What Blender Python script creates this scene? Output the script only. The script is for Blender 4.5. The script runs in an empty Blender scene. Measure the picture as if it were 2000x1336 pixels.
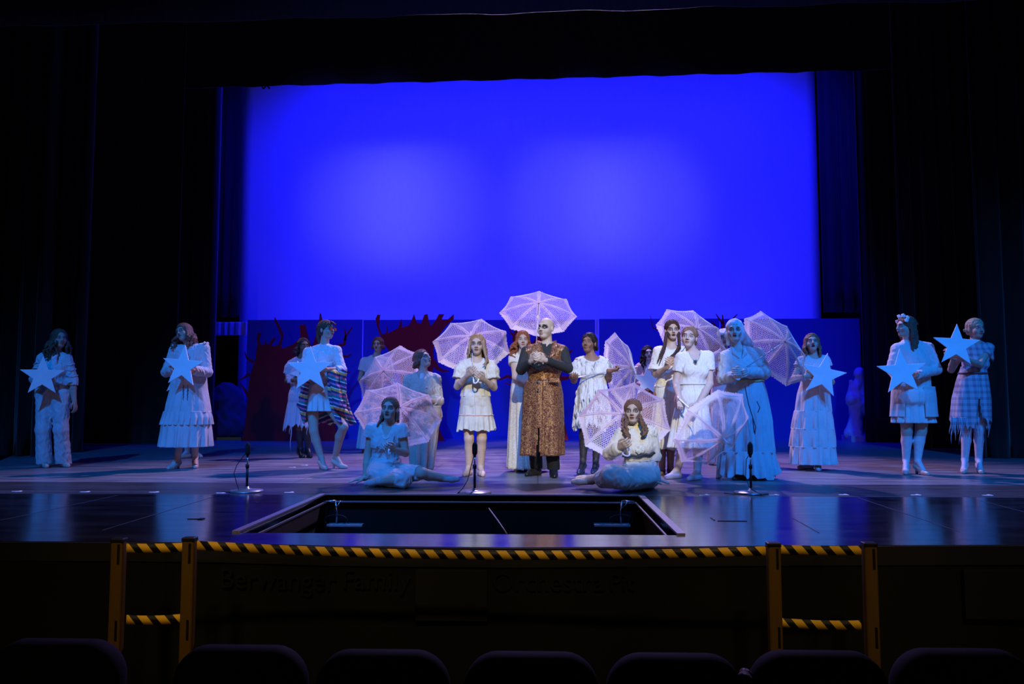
import bpy, math, random
import numpy as np
from mathutils import Vector, Matrix
PI = math.pi
scene = bpy.context.scene
col = scene.collection

# ------------------------------------------------------------ camera
F_PX = 1536.0
CAM = np.array([0.0, 0.0, 0.83])
YAW = math.atan(50 / F_PX)
PITCH = math.atan(112 / F_PX)
cd = bpy.data.cameras.new('camera')
cam = bpy.data.objects.new('camera', cd)
col.objects.link(cam)
cd.sensor_width = 36.0
cd.lens = F_PX / 2000 * 36
cd.clip_end = 200
cam.location = CAM
cam.rotation_euler = (PI / 2 + PITCH, 0, YAW)
scene.camera = cam
_f = np.array([-math.sin(YAW) * math.cos(PITCH), math.cos(YAW) * math.cos(PITCH), math.sin(PITCH)])
_r = np.array([math.cos(YAW), math.sin(YAW), 0.0])
_u = np.cross(_r, _f)

# ------------------------------------------------------------ world, lamps, exposure
w = bpy.data.worlds.new('world')
scene.world = w
w.use_nodes = True
w.node_tree.nodes['Background'].inputs[0].default_value = (0.002, 0.004, 0.014, 1)
w.node_tree.nodes['Background'].inputs[1].default_value = 0.35
scene.view_settings.view_transform = 'Standard'
scene.view_settings.look = 'None'
scene.view_settings.exposure = 0.0
scene.view_settings.gamma = 1.0
scene.cycles.max_bounces = 6
scene.cycles.transparent_max_bounces = 24
scene.cycles.use_denoising = True
scene.cycles.sample_clamp_indirect = 4.0

def spot(name, loc, aim, color, power, angle, blend=0.5, radius=0.15):
    l = bpy.data.lights.new(name, 'SPOT')
    l.energy = power
    l.color = color
    l.spot_size = math.radians(angle)
    l.spot_blend = blend
    l.shadow_soft_size = radius
    o = bpy.data.objects.new(name, l)
    col.objects.link(o)
    o.location = loc
    o.rotation_euler = (Vector(aim) - Vector(loc)).to_track_quat('-Z', 'Y').to_euler()
    return o

BLUE = (0.0, 0.22, 1.0)
DEEP = (0.003, 0.004, 1.0)
AMBER = (1.0, 0.58, 0.10)
WARM = (1.0, 0.94, 0.80)
LAV = (0.66, 0.46, 1.0)
ROSE = (1.0, 0.38, 0.50)
# blue front wash from the beam position over the house
spot('blue_wash', (-5.2, -1.0, 9.5), (-3.9, 9.2, 0.7), BLUE, 6200, 40, 0.9)
spot('blue_wash', (5.6, -1.0, 9.5), (4.4, 9.2, 0.7), BLUE, 5600, 40, 0.9)
spot('blue_wash', (-1.7, 0.0, 8.5), (-1.9, 8.5, 0.2), BLUE, 3000, 34, 0.9)
spot('blue_wash', (2.8, 0.0, 8.5), (2.6, 8.2, 0.1), BLUE, 3700, 34, 0.9)
# low amber fill from the balcony rail
spot('amber_fill', (-3.0, -8.0, 4.5), (-3.0, 9.0, 0.7), AMBER, 330, 34, 0.9)
spot('amber_fill', (3.5, -8.0, 4.5), (3.4, 9.0, 0.7), AMBER, 190, 34, 0.9)
# white follow spot on the middle of the group
spot('follow_spot', (1.6, -9.0, 9.6), (0.40, 8.7, 1.16), WARM, 13300, 9.5, 0.2, 0.08)
# lavender back light from upstage centre, rose side light
spot('lavender_back', (0.4, 12.7, 7.6), (0.3, 7.6, 0.0), LAV, 3600, 84, 0.5)
spot('rose_side', (-7.0, 12.0, 5.5), (-0.5, 9.5, 0.3), ROSE, 420, 46, 0.8)
# cyclorama lights
for x in (-4.6, -1.5, 1.8, 5.0):
    spot('cyc_light', (x, 15.9, 10.4), (x, 19.6, 3.0), DEEP, 2600, 110, 1.0, 0.4)
for x in (-4.0, 0.2, 4.4):
    spot('cyc_light', (x, 17.6, 0.2), (x, 19.6, 4.4), (0.02, 0.02, 1.0), 800, 130, 1.0, 0.4)
for x in (-4.2, -3.0, 0.9, 2.5):
    spot('cyc_light', (x, 11.5, 6.6), (x, 19.6, 5.75), (0.085, 0.085, 1.0), 1300, 31, 1.0, 0.4)
# blue wash on the scenery flats
spot('flat_light', (-3.2, 10.8, 7.0), (-3.2, 16.6, 0.8), DEEP, 1000, 50, 0.9)
spot('flat_light', (0.6, 10.8, 7.0), (0.6, 16.6, 0.8), DEEP, 1000, 50, 0.9)
spot('flat_light', (4.4, 10.8, 7.0), (4.4, 16.6, 0.8), DEEP, 1000, 50, 0.9)
# added blue lamp lifts the first border, added warm spots brighten the barrier
spot('added_border_fill', (0.5, 4.0, 8.0), (0.5, 10.2, 6.2), (0.02, 0.10, 1.0), 260, 90, 1.0, 0.3)
for x in (-2.3, -1.35, -0.4, 0.55, 1.5, 2.45):
    spot('added_belt_fill', (x, 1.0, 3.2), (x, 4.1, -0.02), (1.0, 0.74, 0.36), 150, 26, 1.0, 0.1)
# added red spots that bring the cut-out trees up from black to maroon
spot('added_tree_fill', (-5.5, 10.4, 6.8), (-2.6, 15.6, 1.4), (1.0, 0.10, 0.14), 85, 46, 0.9)
spot('added_tree_fill', (4.5, 10.4, 6.8), (1.2, 15.6, 1.4), (1.0, 0.10, 0.14), 60, 46, 0.9)

# ------------------------------------------------------------ mapping helpers
def ray(px, py):
    return _f * F_PX + _r * (px - 1000) + _u * (668 - py)
def at(px, py, Y):
    d = ray(px, py)
    return CAM + d * (Y / d[1])
def flo(px, py, z=0.0):
    d = ray(px, py)
    return CAM + d * ((z - CAM[2]) / d[2])
def ppm(Y):
    return F_PX / Y
def V(*a):
    return np.array(a, dtype=float)
def nrm(v):
    v = np.asarray(v, dtype=float)
    return v / (np.linalg.norm(v) + 1e-9)

# ------------------------------------------------------------ material expressions
class E:
    nt = None
    def __init__(s, sock): s.s = sock
    @staticmethod
    def m(op, *a, clamp=False):
        n = E.nt.nodes.new('ShaderNodeMath'); n.operation = op; n.use_clamp = clamp
        for i, v in enumerate(a):
            if isinstance(v, E): E.nt.links.new(v.s, n.inputs[i])
            else: n.inputs[i].default_value = float(v)
        return E(n.outputs[0])
    def __add__(s, o): return E.m('ADD', s, o)
    __radd__ = __add__
    def __sub__(s, o): return E.m('SUBTRACT', s, o)
    def __rsub__(s, o): return E.m('SUBTRACT', o, s)
    def __mul__(s, o): return E.m('MULTIPLY', s, o)
    __rmul__ = __mul__
    def __truediv__(s, o): return E.m('DIVIDE', s, o)
def sstep(x, a, b):
    n = E.nt.nodes.new('ShaderNodeMapRange'); n.interpolation_type = 'SMOOTHSTEP'
    E.nt.links.new(x.s, n.inputs[0])
    n.inputs[1].default_value = a; n.inputs[2].default_value = b
    n.inputs[3].default_value = 0; n.inputs[4].default_value = 1
    return E(n.outputs[0])
def mixc(fac, a, b):
    n = E.nt.nodes.new('ShaderNodeMix'); n.data_type = 'RGBA'
    if isinstance(fac, E): E.nt.links.new(fac.s, n.inputs[0])
    else: n.inputs[0].default_value = fac
    for v, k in ((a, 6), (b, 7)):
        if isinstance(v, E): E.nt.links.new(v.s, n.inputs[k])
        else: n.inputs[k].default_value = (*v[:3], 1)
    return E(n.outputs[2])
def coords(kind='Object'):
    n = E.nt.nodes.new('ShaderNodeTexCoord')
    return E(n.outputs[kind])
def mapping(v, scale=(1, 1, 1), rot=(0, 0, 0)):
    n = E.nt.nodes.new('ShaderNodeMapping')
    E.nt.links.new(v.s, n.inputs[0]); n.inputs[3].default_value = scale; n.inputs[2].default_value = rot
    return E(n.outputs[0])
def noise(v, scale=5, detail=3, rough=0.5, dist=0):
    n = E.nt.nodes.new('ShaderNodeTexNoise')
    E.nt.links.new(v.s, n.inputs['Vector']); n.inputs['Scale'].default_value = scale
    n.inputs['Detail'].default_value = detail; n.inputs['Roughness'].default_value = rough
    n.inputs['Distortion'].default_value = dist
    return E(n.outputs[0])
def voronoi(v, scale=5, feature='F1'):
    n = E.nt.nodes.new('ShaderNodeTexVoronoi'); n.feature = feature
    E.nt.links.new(v.s, n.inputs['Vector']); n.inputs['Scale'].default_value = scale
    return E(n.outputs['Distance'])
def sep(v):
    n = E.nt.nodes.new('ShaderNodeSeparateXYZ'); E.nt.links.new(v.s, n.inputs[0])
    return E(n.outputs[0]), E(n.outputs[1]), E(n.outputs[2])
def attr(name, out='Vector'):
    n = E.nt.nodes.new('ShaderNodeAttribute'); n.attribute_name = name
    return E(n.outputs[out])
def bump(h, strength=0.3, dist=0.01):
    n = E.nt.nodes.new('ShaderNodeBump'); E.nt.links.new(h.s, n.inputs['Height'])
    n.inputs['Strength'].default_value = strength; n.inputs['Distance'].default_value = dist
    return n.outputs[0]

def new_mat(name, rough=0.8, metal=0.0, color=None, spec=0.3, sheen=0.0):
    m = bpy.data.materials.new(name); m.use_nodes = True
    E.nt = m.node_tree
    b = m.node_tree.nodes['Principled BSDF']
    b.inputs['Roughness'].default_value = rough
    b.inputs['Metallic'].default_value = metal
    b.inputs['Specular IOR Level'].default_value = spec
    if sheen: b.inputs['Sheen Weight'].default_value = sheen
    if color: b.inputs['Base Color'].default_value = (*color, 1)
    return m, b
def link(e, sock):
    E.nt.links.new(e.s if isinstance(e, E) else e, sock)

_mc = {}
def cloth(color, dirt=0.25, rough=0.85, key=None, dcol=None, wrink=0.5):
    k = ('cloth', color, dirt, rough, dcol, wrink)
    if k in _mc: return _mc[k]
    m, b = new_mat('cloth_fabric', rough, sheen=0.15)
    v = coords()
    n1 = noise(v, 6, 4, 0.6); n2 = noise(v, 26, 3)
    dc = dcol or tuple(c * 0.45 for c in color)
    f = sstep(n1 * 0.7 + n2 * 0.3, 0.45, 0.75) * dirt
    link(mixc(f, color, dc), b.inputs['Base Color'])
    n3 = noise(mapping(v, (1, 1, 0.28)), 15, 2, 0.5, 0.5)
    link(bump(n3, min(1, wrink*1.3), 0.025), b.inputs['Normal'])
    _mc[k] = m
    return m
def plain(name, color, rough=0.6, metal=0.0, bumpy=0.0, scale=60):
    k = ('plain', name, color, rough, metal)
    if k in _mc: return _mc[k]
    m, b = new_mat(name, rough, metal)
    v = coords(); n1 = noise(v, scale, 3)
    link(mixc(n1, tuple(c * 0.85 for c in color), tuple(min(1, c * 1.12) for c in color)), b.inputs['Base Color'])
    if bumpy: link(bump(n1, bumpy, 0.005), b.inputs['Normal'])
    _mc[k] = m
    return m
def hairmat(color, tip=None):
    k = ('hair', color)
    if k in _mc: return _mc[k]
    m, b = new_mat('hair_strands', 0.5, spec=0.25)
    v = coords()
    n1 = noise(mapping(v, (1, 1, 0.12)), 90, 3, 0.6, 0.3)
    n2 = noise(mapping(v, (1, 1, 0.3)), 12, 2)
    link(mixc(n1, tuple(c * 0.45 for c in color), tuple(min(1, c * 1.5) for c in color)), b.inputs['Base Color'])
    link(bump(n1, 0.8, 0.01), b.inputs['Normal'])
    _mc[k] = m
    return m

def facemat(skin, shade=(0.05, 0.035, 0.04), socket=0.75, contour=0.5, lips=(0.24, 0.09, 0.09), nose=0.25,
            white=0.0, openm=0.3, brow=(0.05, 0.03, 0.02), big=1.0, look=0.0):
    """skin with stage make-up placed in head-space coordinates"""
    m, b = new_mat('skin_makeup', 0.55, spec=0.3)
    b.inputs['Subsurface Weight'].default_value = 0.0
    basec = attr('Col', 'Color')
    x, y, z = sep(attr('hp'))
    ax = E.m('ABSOLUTE', x)
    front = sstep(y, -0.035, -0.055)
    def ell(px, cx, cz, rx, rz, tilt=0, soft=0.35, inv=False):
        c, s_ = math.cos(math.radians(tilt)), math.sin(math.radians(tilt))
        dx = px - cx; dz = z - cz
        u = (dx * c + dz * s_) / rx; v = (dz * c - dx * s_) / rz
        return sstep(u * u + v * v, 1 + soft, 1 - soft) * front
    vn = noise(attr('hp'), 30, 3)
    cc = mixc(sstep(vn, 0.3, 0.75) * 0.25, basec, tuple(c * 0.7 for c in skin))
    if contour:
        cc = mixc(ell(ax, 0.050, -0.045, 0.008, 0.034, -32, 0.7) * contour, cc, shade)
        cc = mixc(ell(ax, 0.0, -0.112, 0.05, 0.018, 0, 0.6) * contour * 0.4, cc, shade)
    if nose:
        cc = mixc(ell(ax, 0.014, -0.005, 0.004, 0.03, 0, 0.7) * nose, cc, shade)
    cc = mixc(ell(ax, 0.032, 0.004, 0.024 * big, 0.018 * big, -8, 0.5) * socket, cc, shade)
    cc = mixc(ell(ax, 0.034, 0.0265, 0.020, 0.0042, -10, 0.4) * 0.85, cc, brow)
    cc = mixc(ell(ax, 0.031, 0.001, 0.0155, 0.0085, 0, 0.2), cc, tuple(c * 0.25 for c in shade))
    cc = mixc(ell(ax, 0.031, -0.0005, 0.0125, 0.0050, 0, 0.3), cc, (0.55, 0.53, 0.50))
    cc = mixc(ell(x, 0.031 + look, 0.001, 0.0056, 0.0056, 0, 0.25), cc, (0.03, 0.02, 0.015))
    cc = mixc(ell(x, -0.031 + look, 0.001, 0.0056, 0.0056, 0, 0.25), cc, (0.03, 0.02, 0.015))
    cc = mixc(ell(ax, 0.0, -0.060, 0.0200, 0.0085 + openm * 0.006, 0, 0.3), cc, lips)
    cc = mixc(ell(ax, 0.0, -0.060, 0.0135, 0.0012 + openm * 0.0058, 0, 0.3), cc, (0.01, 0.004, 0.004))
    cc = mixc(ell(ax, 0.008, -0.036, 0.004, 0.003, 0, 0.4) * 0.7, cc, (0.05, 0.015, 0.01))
    link(cc, b.inputs['Base Color'])
    return m

def lacemat(name, net=0.30, holes=True, mott=0.0, tone=(0.84, 0.84, 0.86)):
    m = bpy.data.materials.new(name); m.use_nodes = True
    nt = m.node_tree; E.nt = nt
    nt.nodes.remove(nt.nodes['Principled BSDF'])
    out = nt.nodes['Material Output']
    d = nt.nodes.new('ShaderNodeBsdfDiffuse'); d.inputs[0].default_value = (*tone, 1)
    t = nt.nodes.new('ShaderNodeBsdfTranslucent'); t.inputs[0].default_value = (*tone, 1)
    mx = nt.nodes.new('ShaderNodeMixShader'); mx.inputs[0].default_value = 0.45
    nt.links.new(d.outputs[0], mx.inputs[1]); nt.links.new(t.outputs[0], mx.inputs[2])
    tr = nt.nodes.new('ShaderNodeBsdfTransparent')
    u, v, _ = sep(coords('UV'))
    dense = attr('dense', 'Fac')
    cv = coords()
    wob = noise(cv, 40, 2)
    sy = (v + wob * 0.016) / 0.016
    row = E.m('FLOOR', sy)
    sx = (u + wob * 0.014) / 0.025 + row * 0.5
    fx = E.m('FRACT', sx) - 0.5; fy = E.m('FRACT', sy) - 0.5
    hole = sstep(fx * fx * 6.2 + fy * fy * 8.5, 1.15, 0.6)
    fine = noise(cv, 260, 2)
    solid = 1.0 - hole * (1 - net) if holes else sstep(fine, 0.35, 0.6) * 0.35 + net
    a = solid * (0.44 + 0.42 * sstep(fine, 0.35, 0.6))
    if mott: a = a * (1 - mott) + sstep(noise(cv, 14, 4, 0.7), 0.4, 0.7) * mott
    dn = sstep(fine, 0.2, 0.45) * 0.25 + 0.72
    al = a * (1.0 - dense) + dn * dense
    m2 = nt.nodes.new('ShaderNodeMixShader')
    link(al, m2.inputs[0]); nt.links.new(tr.outputs[0], m2.inputs[1]); nt.links.new(mx.outputs[0], m2.inputs[2])
    nt.links.new(m2.outputs[0], out.inputs[0])
    return m

# ------------------------------------------------------------ object helpers
def tag(o, label=None, cat=None, group=None, kind=None):
    if label: o['label'] = label
    if cat: o['category'] = cat
    if group: o['group'] = group
    if kind: o['kind'] = kind
    return o
def empty(name, loc, label=None, cat=None, group=None, rot=None):
    o = bpy.data.objects.new(name, None); col.objects.link(o)
    o.location = loc; o.empty_display_size = 0.1
    if rot is not None: o.rotation_euler = rot
    return tag(o, label, cat, group)
def mesh_obj(name, verts, faces, mat, parent=None, origin=None, smooth=True, uv=None, dense=None):
    """verts in world coordinates; origin = where the object (or its parent) stands"""
    verts = np.asarray(verts, dtype=np.float32)
    if origin is None:
        origin = np.zeros(3)
    me = bpy.data.meshes.new(name)
    me.from_pydata((verts - np.asarray(origin, dtype=np.float32)).tolist(), [], [tuple(f) for f in faces])
    if smooth: me.polygons.foreach_set('use_smooth', [True] * len(me.polygons))
    if uv is not None:
        l = me.uv_layers.new(name='UVMap')
        li = np.zeros(len(me.loops), dtype=np.int32); me.loops.foreach_get('vertex_index', li)
        l.data.foreach_set('uv', np.asarray(uv, dtype=np.float32)[li].ravel())
    if dense is not None:
        a = me.attributes.new('dense', 'FLOAT', 'POINT'); a.data.foreach_set('value', np.asarray(dense, dtype=np.float32))
    me.materials.append(mat)
    me.update()
    o = bpy.data.objects.new(name, me); col.objects.link(o)
    if parent is not None: o.parent = parent
    else: o.location = origin
    return o
class MB:
    def __init__(s): s.v = []; s.f = []
    def box(s, c, size, rot=None):
        c = np.asarray(c, float); hx, hy, hz = [q / 2 for q in size]
        i = len(s.v)
        for dx, dy, dz in ((-1,-1,-1),(1,-1,-1),(1,1,-1),(-1,1,-1),(-1,-1,1),(1,-1,1),(1,1,1),(-1,1,1)):
            p = np.array([dx*hx, dy*hy, dz*hz])
            if rot is not None: p = rot @ p
            s.v.append(c + p)
        for f in ((0,3,2,1),(4,5,6,7),(0,1,5,4),(1,2,6,5),(2,3,7,6),(3,0,4,7)): s.f.append(tuple(i+k for k in f))
        return s
    def tube(s, pts, r, n=10, caps=True):
        pts = [np.asarray(p, float) for p in pts]
        if not hasattr(r, '__len__'): r = [r] * len(pts)
        i0 = len(s.v); up = None
        for k, p in enumerate(pts):
            t = nrm(pts[min(k+1, len(pts)-1)] - pts[max(k-1, 0)])
            if up is None: up = V(0,0,1) if abs(t[2]) < 0.9 else V(1,0,0)
            a = nrm(np.cross(t, up)); b2 = np.cross(a, t); up = b2
            for j in range(n):
                th = 2*PI*j/n
                s.v.append(p + (a*math.cos(th) + b2*math.sin(th)) * r[k])
        for k in range(len(pts)-1):
            for j in range(n):
                a = i0+k*n+j; b_ = i0+k*n+(j+1) % n
                s.f.append((a, b_, b_+n, a+n))
        if caps:
            s.f.append(tuple(i0+j for j in range(n))[::-1]); s.f.append(tuple(i0+(len(pts)-1)*n+j for j in range(n)))
        return s
    def lathe(s, prof, c, n=28, axis=None):
        c = np.asarray(c, float); i0 = len(s.v)
        for (r, z) in prof:
            for j in range(n):
                th = 2*PI*j/n
                s.v.append(c + V(r*math.cos(th), r*math.sin(th), z))
        for k in range(len(prof)-1):
            for j in range(n):
                a = i0+k*n+j; b_ = i0+k*n+(j+1) % n
                s.f.append((a, b_, b_+n, a+n))
        s.f.append(tuple(i0+j for j in range(n))[::-1]); s.f.append(tuple(i0+(len(prof)-1)*n+j for j in range(n)))
        return s
    def ball(s, c, r, n=10):
        c = np.asarray(c, float)
        if not hasattr(r, '__len__'): r = (r, r, r)
        i0 = len(s.v); m = n // 2 + 1
        for k in range(1, m):
            ph = PI*k/m
            for j in range(n):
                th = 2*PI*j/n
                s.v.append(c + V(r[0]*math.sin(ph)*math.cos(th), r[1]*math.sin(ph)*math.sin(th), r[2]*math.cos(ph)))
        for k in range(m-2):
            for j in range(n):
                a = i0+k*n+j; b_ = i0+k*n+(j+1) % n
                s.f.append((a, a+n, b_+n, b_))
        s.v.append(c+V(0,0,r[2])); s.v.append(c-V(0,0,r[2])); t_, b2 = len(s.v)-2, len(s.v)-1
        for j in range(n):
            s.f.append((t_, i0+j, i0+(j+1) % n)); l = i0+(m-2)*n
            s.f.append((b2, l+(j+1) % n, l+j))
        return s
    def build(s, name, mat, parent=None, origin=None, smooth=False):
        return mesh_obj(name, s.v, s.f, mat, parent, origin, smooth)
def solid(o, t, off=0.0):
    m = o.modifiers.new('thickness', 'SOLIDIFY'); m.thickness = t; m.offset = off
    return o
def bev(o, wd, seg=2):
    m = o.modifiers.new('bevel', 'BEVEL'); m.width = wd; m.segments = seg; m.limit_method = 'ANGLE'
    return o

# ------------------------------------------------------------ sculpting field (smooth union of shapes, one surface)
def cap(a, b, ra, rb, flat=False):
    return ('cap', np.asarray(a, float), np.asarray(b, float), ra, rb, flat)
def ell(c, r, R=None):
    return ('ell', np.asarray(c, float), np.asarray(r, float), np.eye(3) if R is None else np.asarray(R, float))
class Fld:
    def __init__(s, h): s.h = h; s.ops = []
    def add(s, p, e=0.0, k=0.02): s.ops.append((p, e, k, 1)); return s
    def cut(s, p, e=0.0, k=0.01): s.ops.append((p, e, k, -1)); return s
    def plane(s, pt, n, k=0.0): s.ops.append((('pl', np.asarray(pt, float), nrm(n)), 0, k, 2)); return s
    @staticmethod
    def bbox(p, m):
        if p[0] == 'cap':
            r = max(p[3], p[4]) + m
            return np.minimum(p[1], p[2]) - r, np.maximum(p[1], p[2]) + r
        R, r = p[3], p[2]
        ex = np.sqrt(((R * r[None, :]) ** 2).sum(1)) + m
        return p[1] - ex, p[1] + ex
    def ev(s, p, e, X, Y, Z):
        if p[0] == 'cap':
            a, b, ra, rb = p[1], p[2], p[3] + e, p[4] + e
            ba = b - a; L2 = float(ba @ ba) + 1e-12
            px, py, pz = X - a[0], Y - a[1], Z - a[2]
            t0 = (px*ba[0] + py*ba[1] + pz*ba[2]) / L2
            t = np.clip(t0, 0, 1)
            d = np.sqrt((px-t*ba[0])**2 + (py-t*ba[1])**2 + (pz-t*ba[2])**2) - (ra + (rb-ra)*t)
            if p[5]: d = np.maximum(d, (t0-1) * math.sqrt(L2))
            return d
        if p[0] == 'ell':
            c, r, R = p[1], p[2] + e, p[3]
            px, py, pz = X - c[0], Y - c[1], Z - c[2]
            q = [(px*R[0, i] + py*R[1, i] + pz*R[2, i]) for i in range(3)]
            k0 = np.sqrt(sum((q[i]/r[i])**2 for i in range(3)))
            k1 = np.sqrt(sum((q[i]/r[i]**2)**2 for i in range(3))) + 1e-9
            return k0 * (k0 - 1) / k1
    def mesh(s, wr=None):
        lo = np.full(3, 1e9); hi = -lo
        for p, e, k, op in s.ops:
            if op == 1:
                a, b = s.bbox(p, e + 2.5*s.h + (0.012 if wr else 0)); lo = np.minimum(lo, a); hi = np.maximum(hi, b)
        h = s.h; n = np.ceil((hi-lo)/h).astype(int) + 1
        D = np.full(n, 0.2, dtype=np.float32)
        ax = [(lo[i] + h*np.arange(n[i])).astype(np.float32) for i in range(3)]
        for p, e, k, op in s.ops:
            if op == 2:
                X, Y, Z = ax[0][:, None, None], ax[1][None, :, None], ax[2][None, None, :]
                d = (X-p[1][0])*p[2][0] + (Y-p[1][1])*p[2][1] + (Z-p[1][2])*p[2][2]
                D = np.maximum(D, d.astype(np.float32)); continue
            a, b = s.bbox(p, e + k + 3*h)
            i0 = np.clip(np.floor((a-lo)/h).astype(int), 0, n); i1 = np.clip(np.ceil((b-lo)/h).astype(int)+1, 0, n)
            if (i1 <= i0).any(): continue
            sl = tuple(slice(i0[i], i1[i]) for i in range(3))
            X, Y, Z = ax[0][sl[0]][:, None, None], ax[1][sl[1]][None, :, None], ax[2][sl[2]][None, None, :]
            d = s.ev(p, e, X, Y, Z).astype(np.float32)
            o = D[sl]
            if op == 1:
                hh = np.clip(0.5 + 0.5*(o-d)/max(k, 1e-6), 0, 1)
                D[sl] = o*(1-hh) + d*hh - k*hh*(1-hh)
            else:
                hh = np.clip(0.5 - 0.5*(o+d)/max(k, 1e-6), 0, 1)
                D[sl] = o*(1-hh) - d*hh + k*hh*(1-hh)
        if wr:
            amp, fr, seed = wr
            X, Y, Z = ax[0][:, None, None]*fr, ax[1][None, :, None]*fr, ax[2][None, None, :]*fr
            q = np.sin(X*1.3 + 1.7*np.sin(Z*0.7+seed) + Y*0.9) * np.sin(Z*0.55 + 1.3*np.sin(X*0.8+seed*2) + 0.8*Y)
            D += (amp * q).astype(np.float32)
        D[0] = D[-1] = 0.1; D[:, 0] = D[:, -1] = 0.1; D[:, :, 0] = D[:, :, -1] = 0.1
        return surf(D, lo, h)
_C = [(0,0,0),(1,0,0),(0,1,0),(1,1,0),(0,0,1),(1,0,1),(0,1,1),(1,1,1)]
_EDG = [(0,1),(2,3),(4,5),(6,7),(0,2),(1,3),(4,6),(5,7),(0,4),(1,5),(2,6),(3,7)]
def surf(D, lo, h):
    S = D < 0
    n = D.shape
    cnt = np.zeros([q-1 for q in n], dtype=np.int8)
    for c in _C:
        cnt += S[c[0]:n[0]-1+c[0], c[1]:n[1]-1+c[1], c[2]:n[2]-1+c[2]]
    act = (cnt > 0) & (cnt < 8)
    idx = np.full(act.shape, -1, dtype=np.int32)
    I = np.argwhere(act)
    idx[act] = np.arange(len(I))
    vals = np.stack([D[I[:,0]+c[0], I[:,1]+c[1], I[:,2]+c[2]] for c in _C], 1)
    acc = np.zeros((len(I), 3)); num = np.zeros(len(I))
    for a, b in _EDG:
        va, vb = vals[:, a], vals[:, b]
        m = (va < 0) != (vb < 0)
        t = np.where(m, va / np.where(m, va - vb, 1), 0)
        pa, pb = np.array(_C[a], float), np.array(_C[b], float)
        acc += np.where(m[:, None], pa + t[:, None]*(pb-pa), 0); num += m
    P = lo + h*(I + acc/np.maximum(num, 1)[:, None])
    quads = []
    for axis in range(3):
        o1, o2 = [(1, 2), (2, 0), (0, 1)][axis]
        sa = [slice(None)]*3; sb = [slice(None)]*3
        sa[axis] = slice(0, n[axis]-1); sb[axis] = slice(1, n[axis])
        A, B = S[tuple(sa)], S[tuple(sb)]
        J = np.argwhere(A != B)
        J = J[(J[:, o1] > 0) & (J[:, o2] > 0) & (J[:, o1] < n[o1]-1) & (J[:, o2] < n[o2]-1)]
        if not len(J): continue
        e1 = np.zeros(3, int); e1[o1] = 1; e2 = np.zeros(3, int); e2[o2] = 1
        c = [J-e1-e2, J-e2, J, J-e1]
        q = np.stack([idx[k[:, 0], k[:, 1], k[:, 2]] for k in c], 1)
        ins = A[J[:, 0], J[:, 1], J[:, 2]]
        q = np.where(ins[:, None], q, q[:, ::-1])
        quads.append(q)
    return P, np.concatenate(quads)
def fast_obj(name, P, Q, mat, parent=None, origin=(0, 0, 0), colr=None, hp=None):
    me = bpy.data.meshes.new(name)
    me.vertices.add(len(P)); me.vertices.foreach_set('co', (P - np.asarray(origin)).astype(np.float32).ravel())
    me.loops.add(len(Q)*4); me.loops.foreach_set('vertex_index', Q.astype(np.int32).ravel())
    me.polygons.add(len(Q)); me.polygons.foreach_set('loop_start', np.arange(0, len(Q)*4, 4, dtype=np.int32))
    me.polygons.foreach_set('use_smooth', np.ones(len(Q), dtype=bool))
    me.update(calc_edges=True)
    if colr is not None:
        a = me.attributes.new('Col', 'FLOAT_COLOR', 'POINT')
        a.data.foreach_set('color', np.concatenate([colr, np.ones((len(P), 1))], 1).astype(np.float32).ravel())
    if hp is not None:
        a = me.attributes.new('hp', 'FLOAT_VECTOR', 'POINT'); a.data.foreach_set('vector', hp.astype(np.float32).ravel())
    me.materials.append(mat)
    o = bpy.data.objects.new(name, me); col.objects.link(o)
    if parent is not None: o.parent = parent
    else: o.location = origin
    return o
# ============================================================ the theatre
def curtainmat(c, name='velour_curtain'):
    m, b = new_mat(name, 0.95, spec=0.1, sheen=0.3)
    v = coords(); n1 = noise(mapping(v, (6, 6, 0.4)), 3, 3)
    link(mixc(n1, tuple(q*0.6 for q in c), tuple(q*1.3 for q in c)), b.inputs['Base Color'])
    return m
M_BLACK = curtainmat((0.010, 0.010, 0.012))
M_NAVY = curtainmat((0.02, 0.02, 0.03), 'navy_drape')

# ---- stage deck (front part and upstage part), with the trap opening
def deckmat(name, dark, planks):
    m, b = new_mat(name, 0.3, spec=0.5)
    v = coords('Object'); x, y, z = sep(v)
    n1 = noise(mapping(v, (0.5, 3.0, 1)), 2.2, 5, 0.65); n2 = noise(mapping(v, (0.25, 7, 1)), 6, 4, 0.7, 0.4)
    n3 = noise(v, 1.1, 3)
    c = mixc(sstep(n1*0.5+n2*0.5, 0.35, 0.68), tuple(q*0.45 for q in dark), tuple(q*1.6 for q in dark))
    if planks:
        fy = E.m('ABSOLUTE', E.m('FRACT', (y - 0.35) / 0.61) - 0.5)
        ln = sstep(fy, 0.488, 0.497)
        c = mixc(ln * sstep(n3, 0.3, 0.55) * 0.9, c, tuple(min(.9, q*3.4) for q in dark))  # pale plank joints, brightened to paint in streaks of sheen
        fx = E.m('ABSOLUTE', E.m('FRACT', x / 2.44 + E.m('FLOOR', (y-0.35)/1.22)*0.5) - 0.5)
        c = mixc(sstep(fx, 0.4955, 0.499)*0.7, c, tuple(q*0.3 for q in dark))
        sc = sstep(noise(mapping(v, (0.3, 9, 1)), 9, 4, 0.8, 0.8), 0.66, 0.74)
        c = mixc(sc*0.5, c, tuple(min(1, q*4) for q in dark))
    link(c, b.inputs['Base Color'])
    r = sstep(n1, 0.2, 0.8) * 0.14 + (0.30 if planks else 0.13)
    link(r, b.inputs['Roughness'])
    link(bump(n2, 0.12, 0.004), b.inputs['Normal'])
    return m
M_DECK = deckmat('painted_stage_boards', (0.185, 0.17, 0.18), True)
M_APRON = deckmat('black_stage_floor', (0.016, 0.018, 0.026), False)
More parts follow.
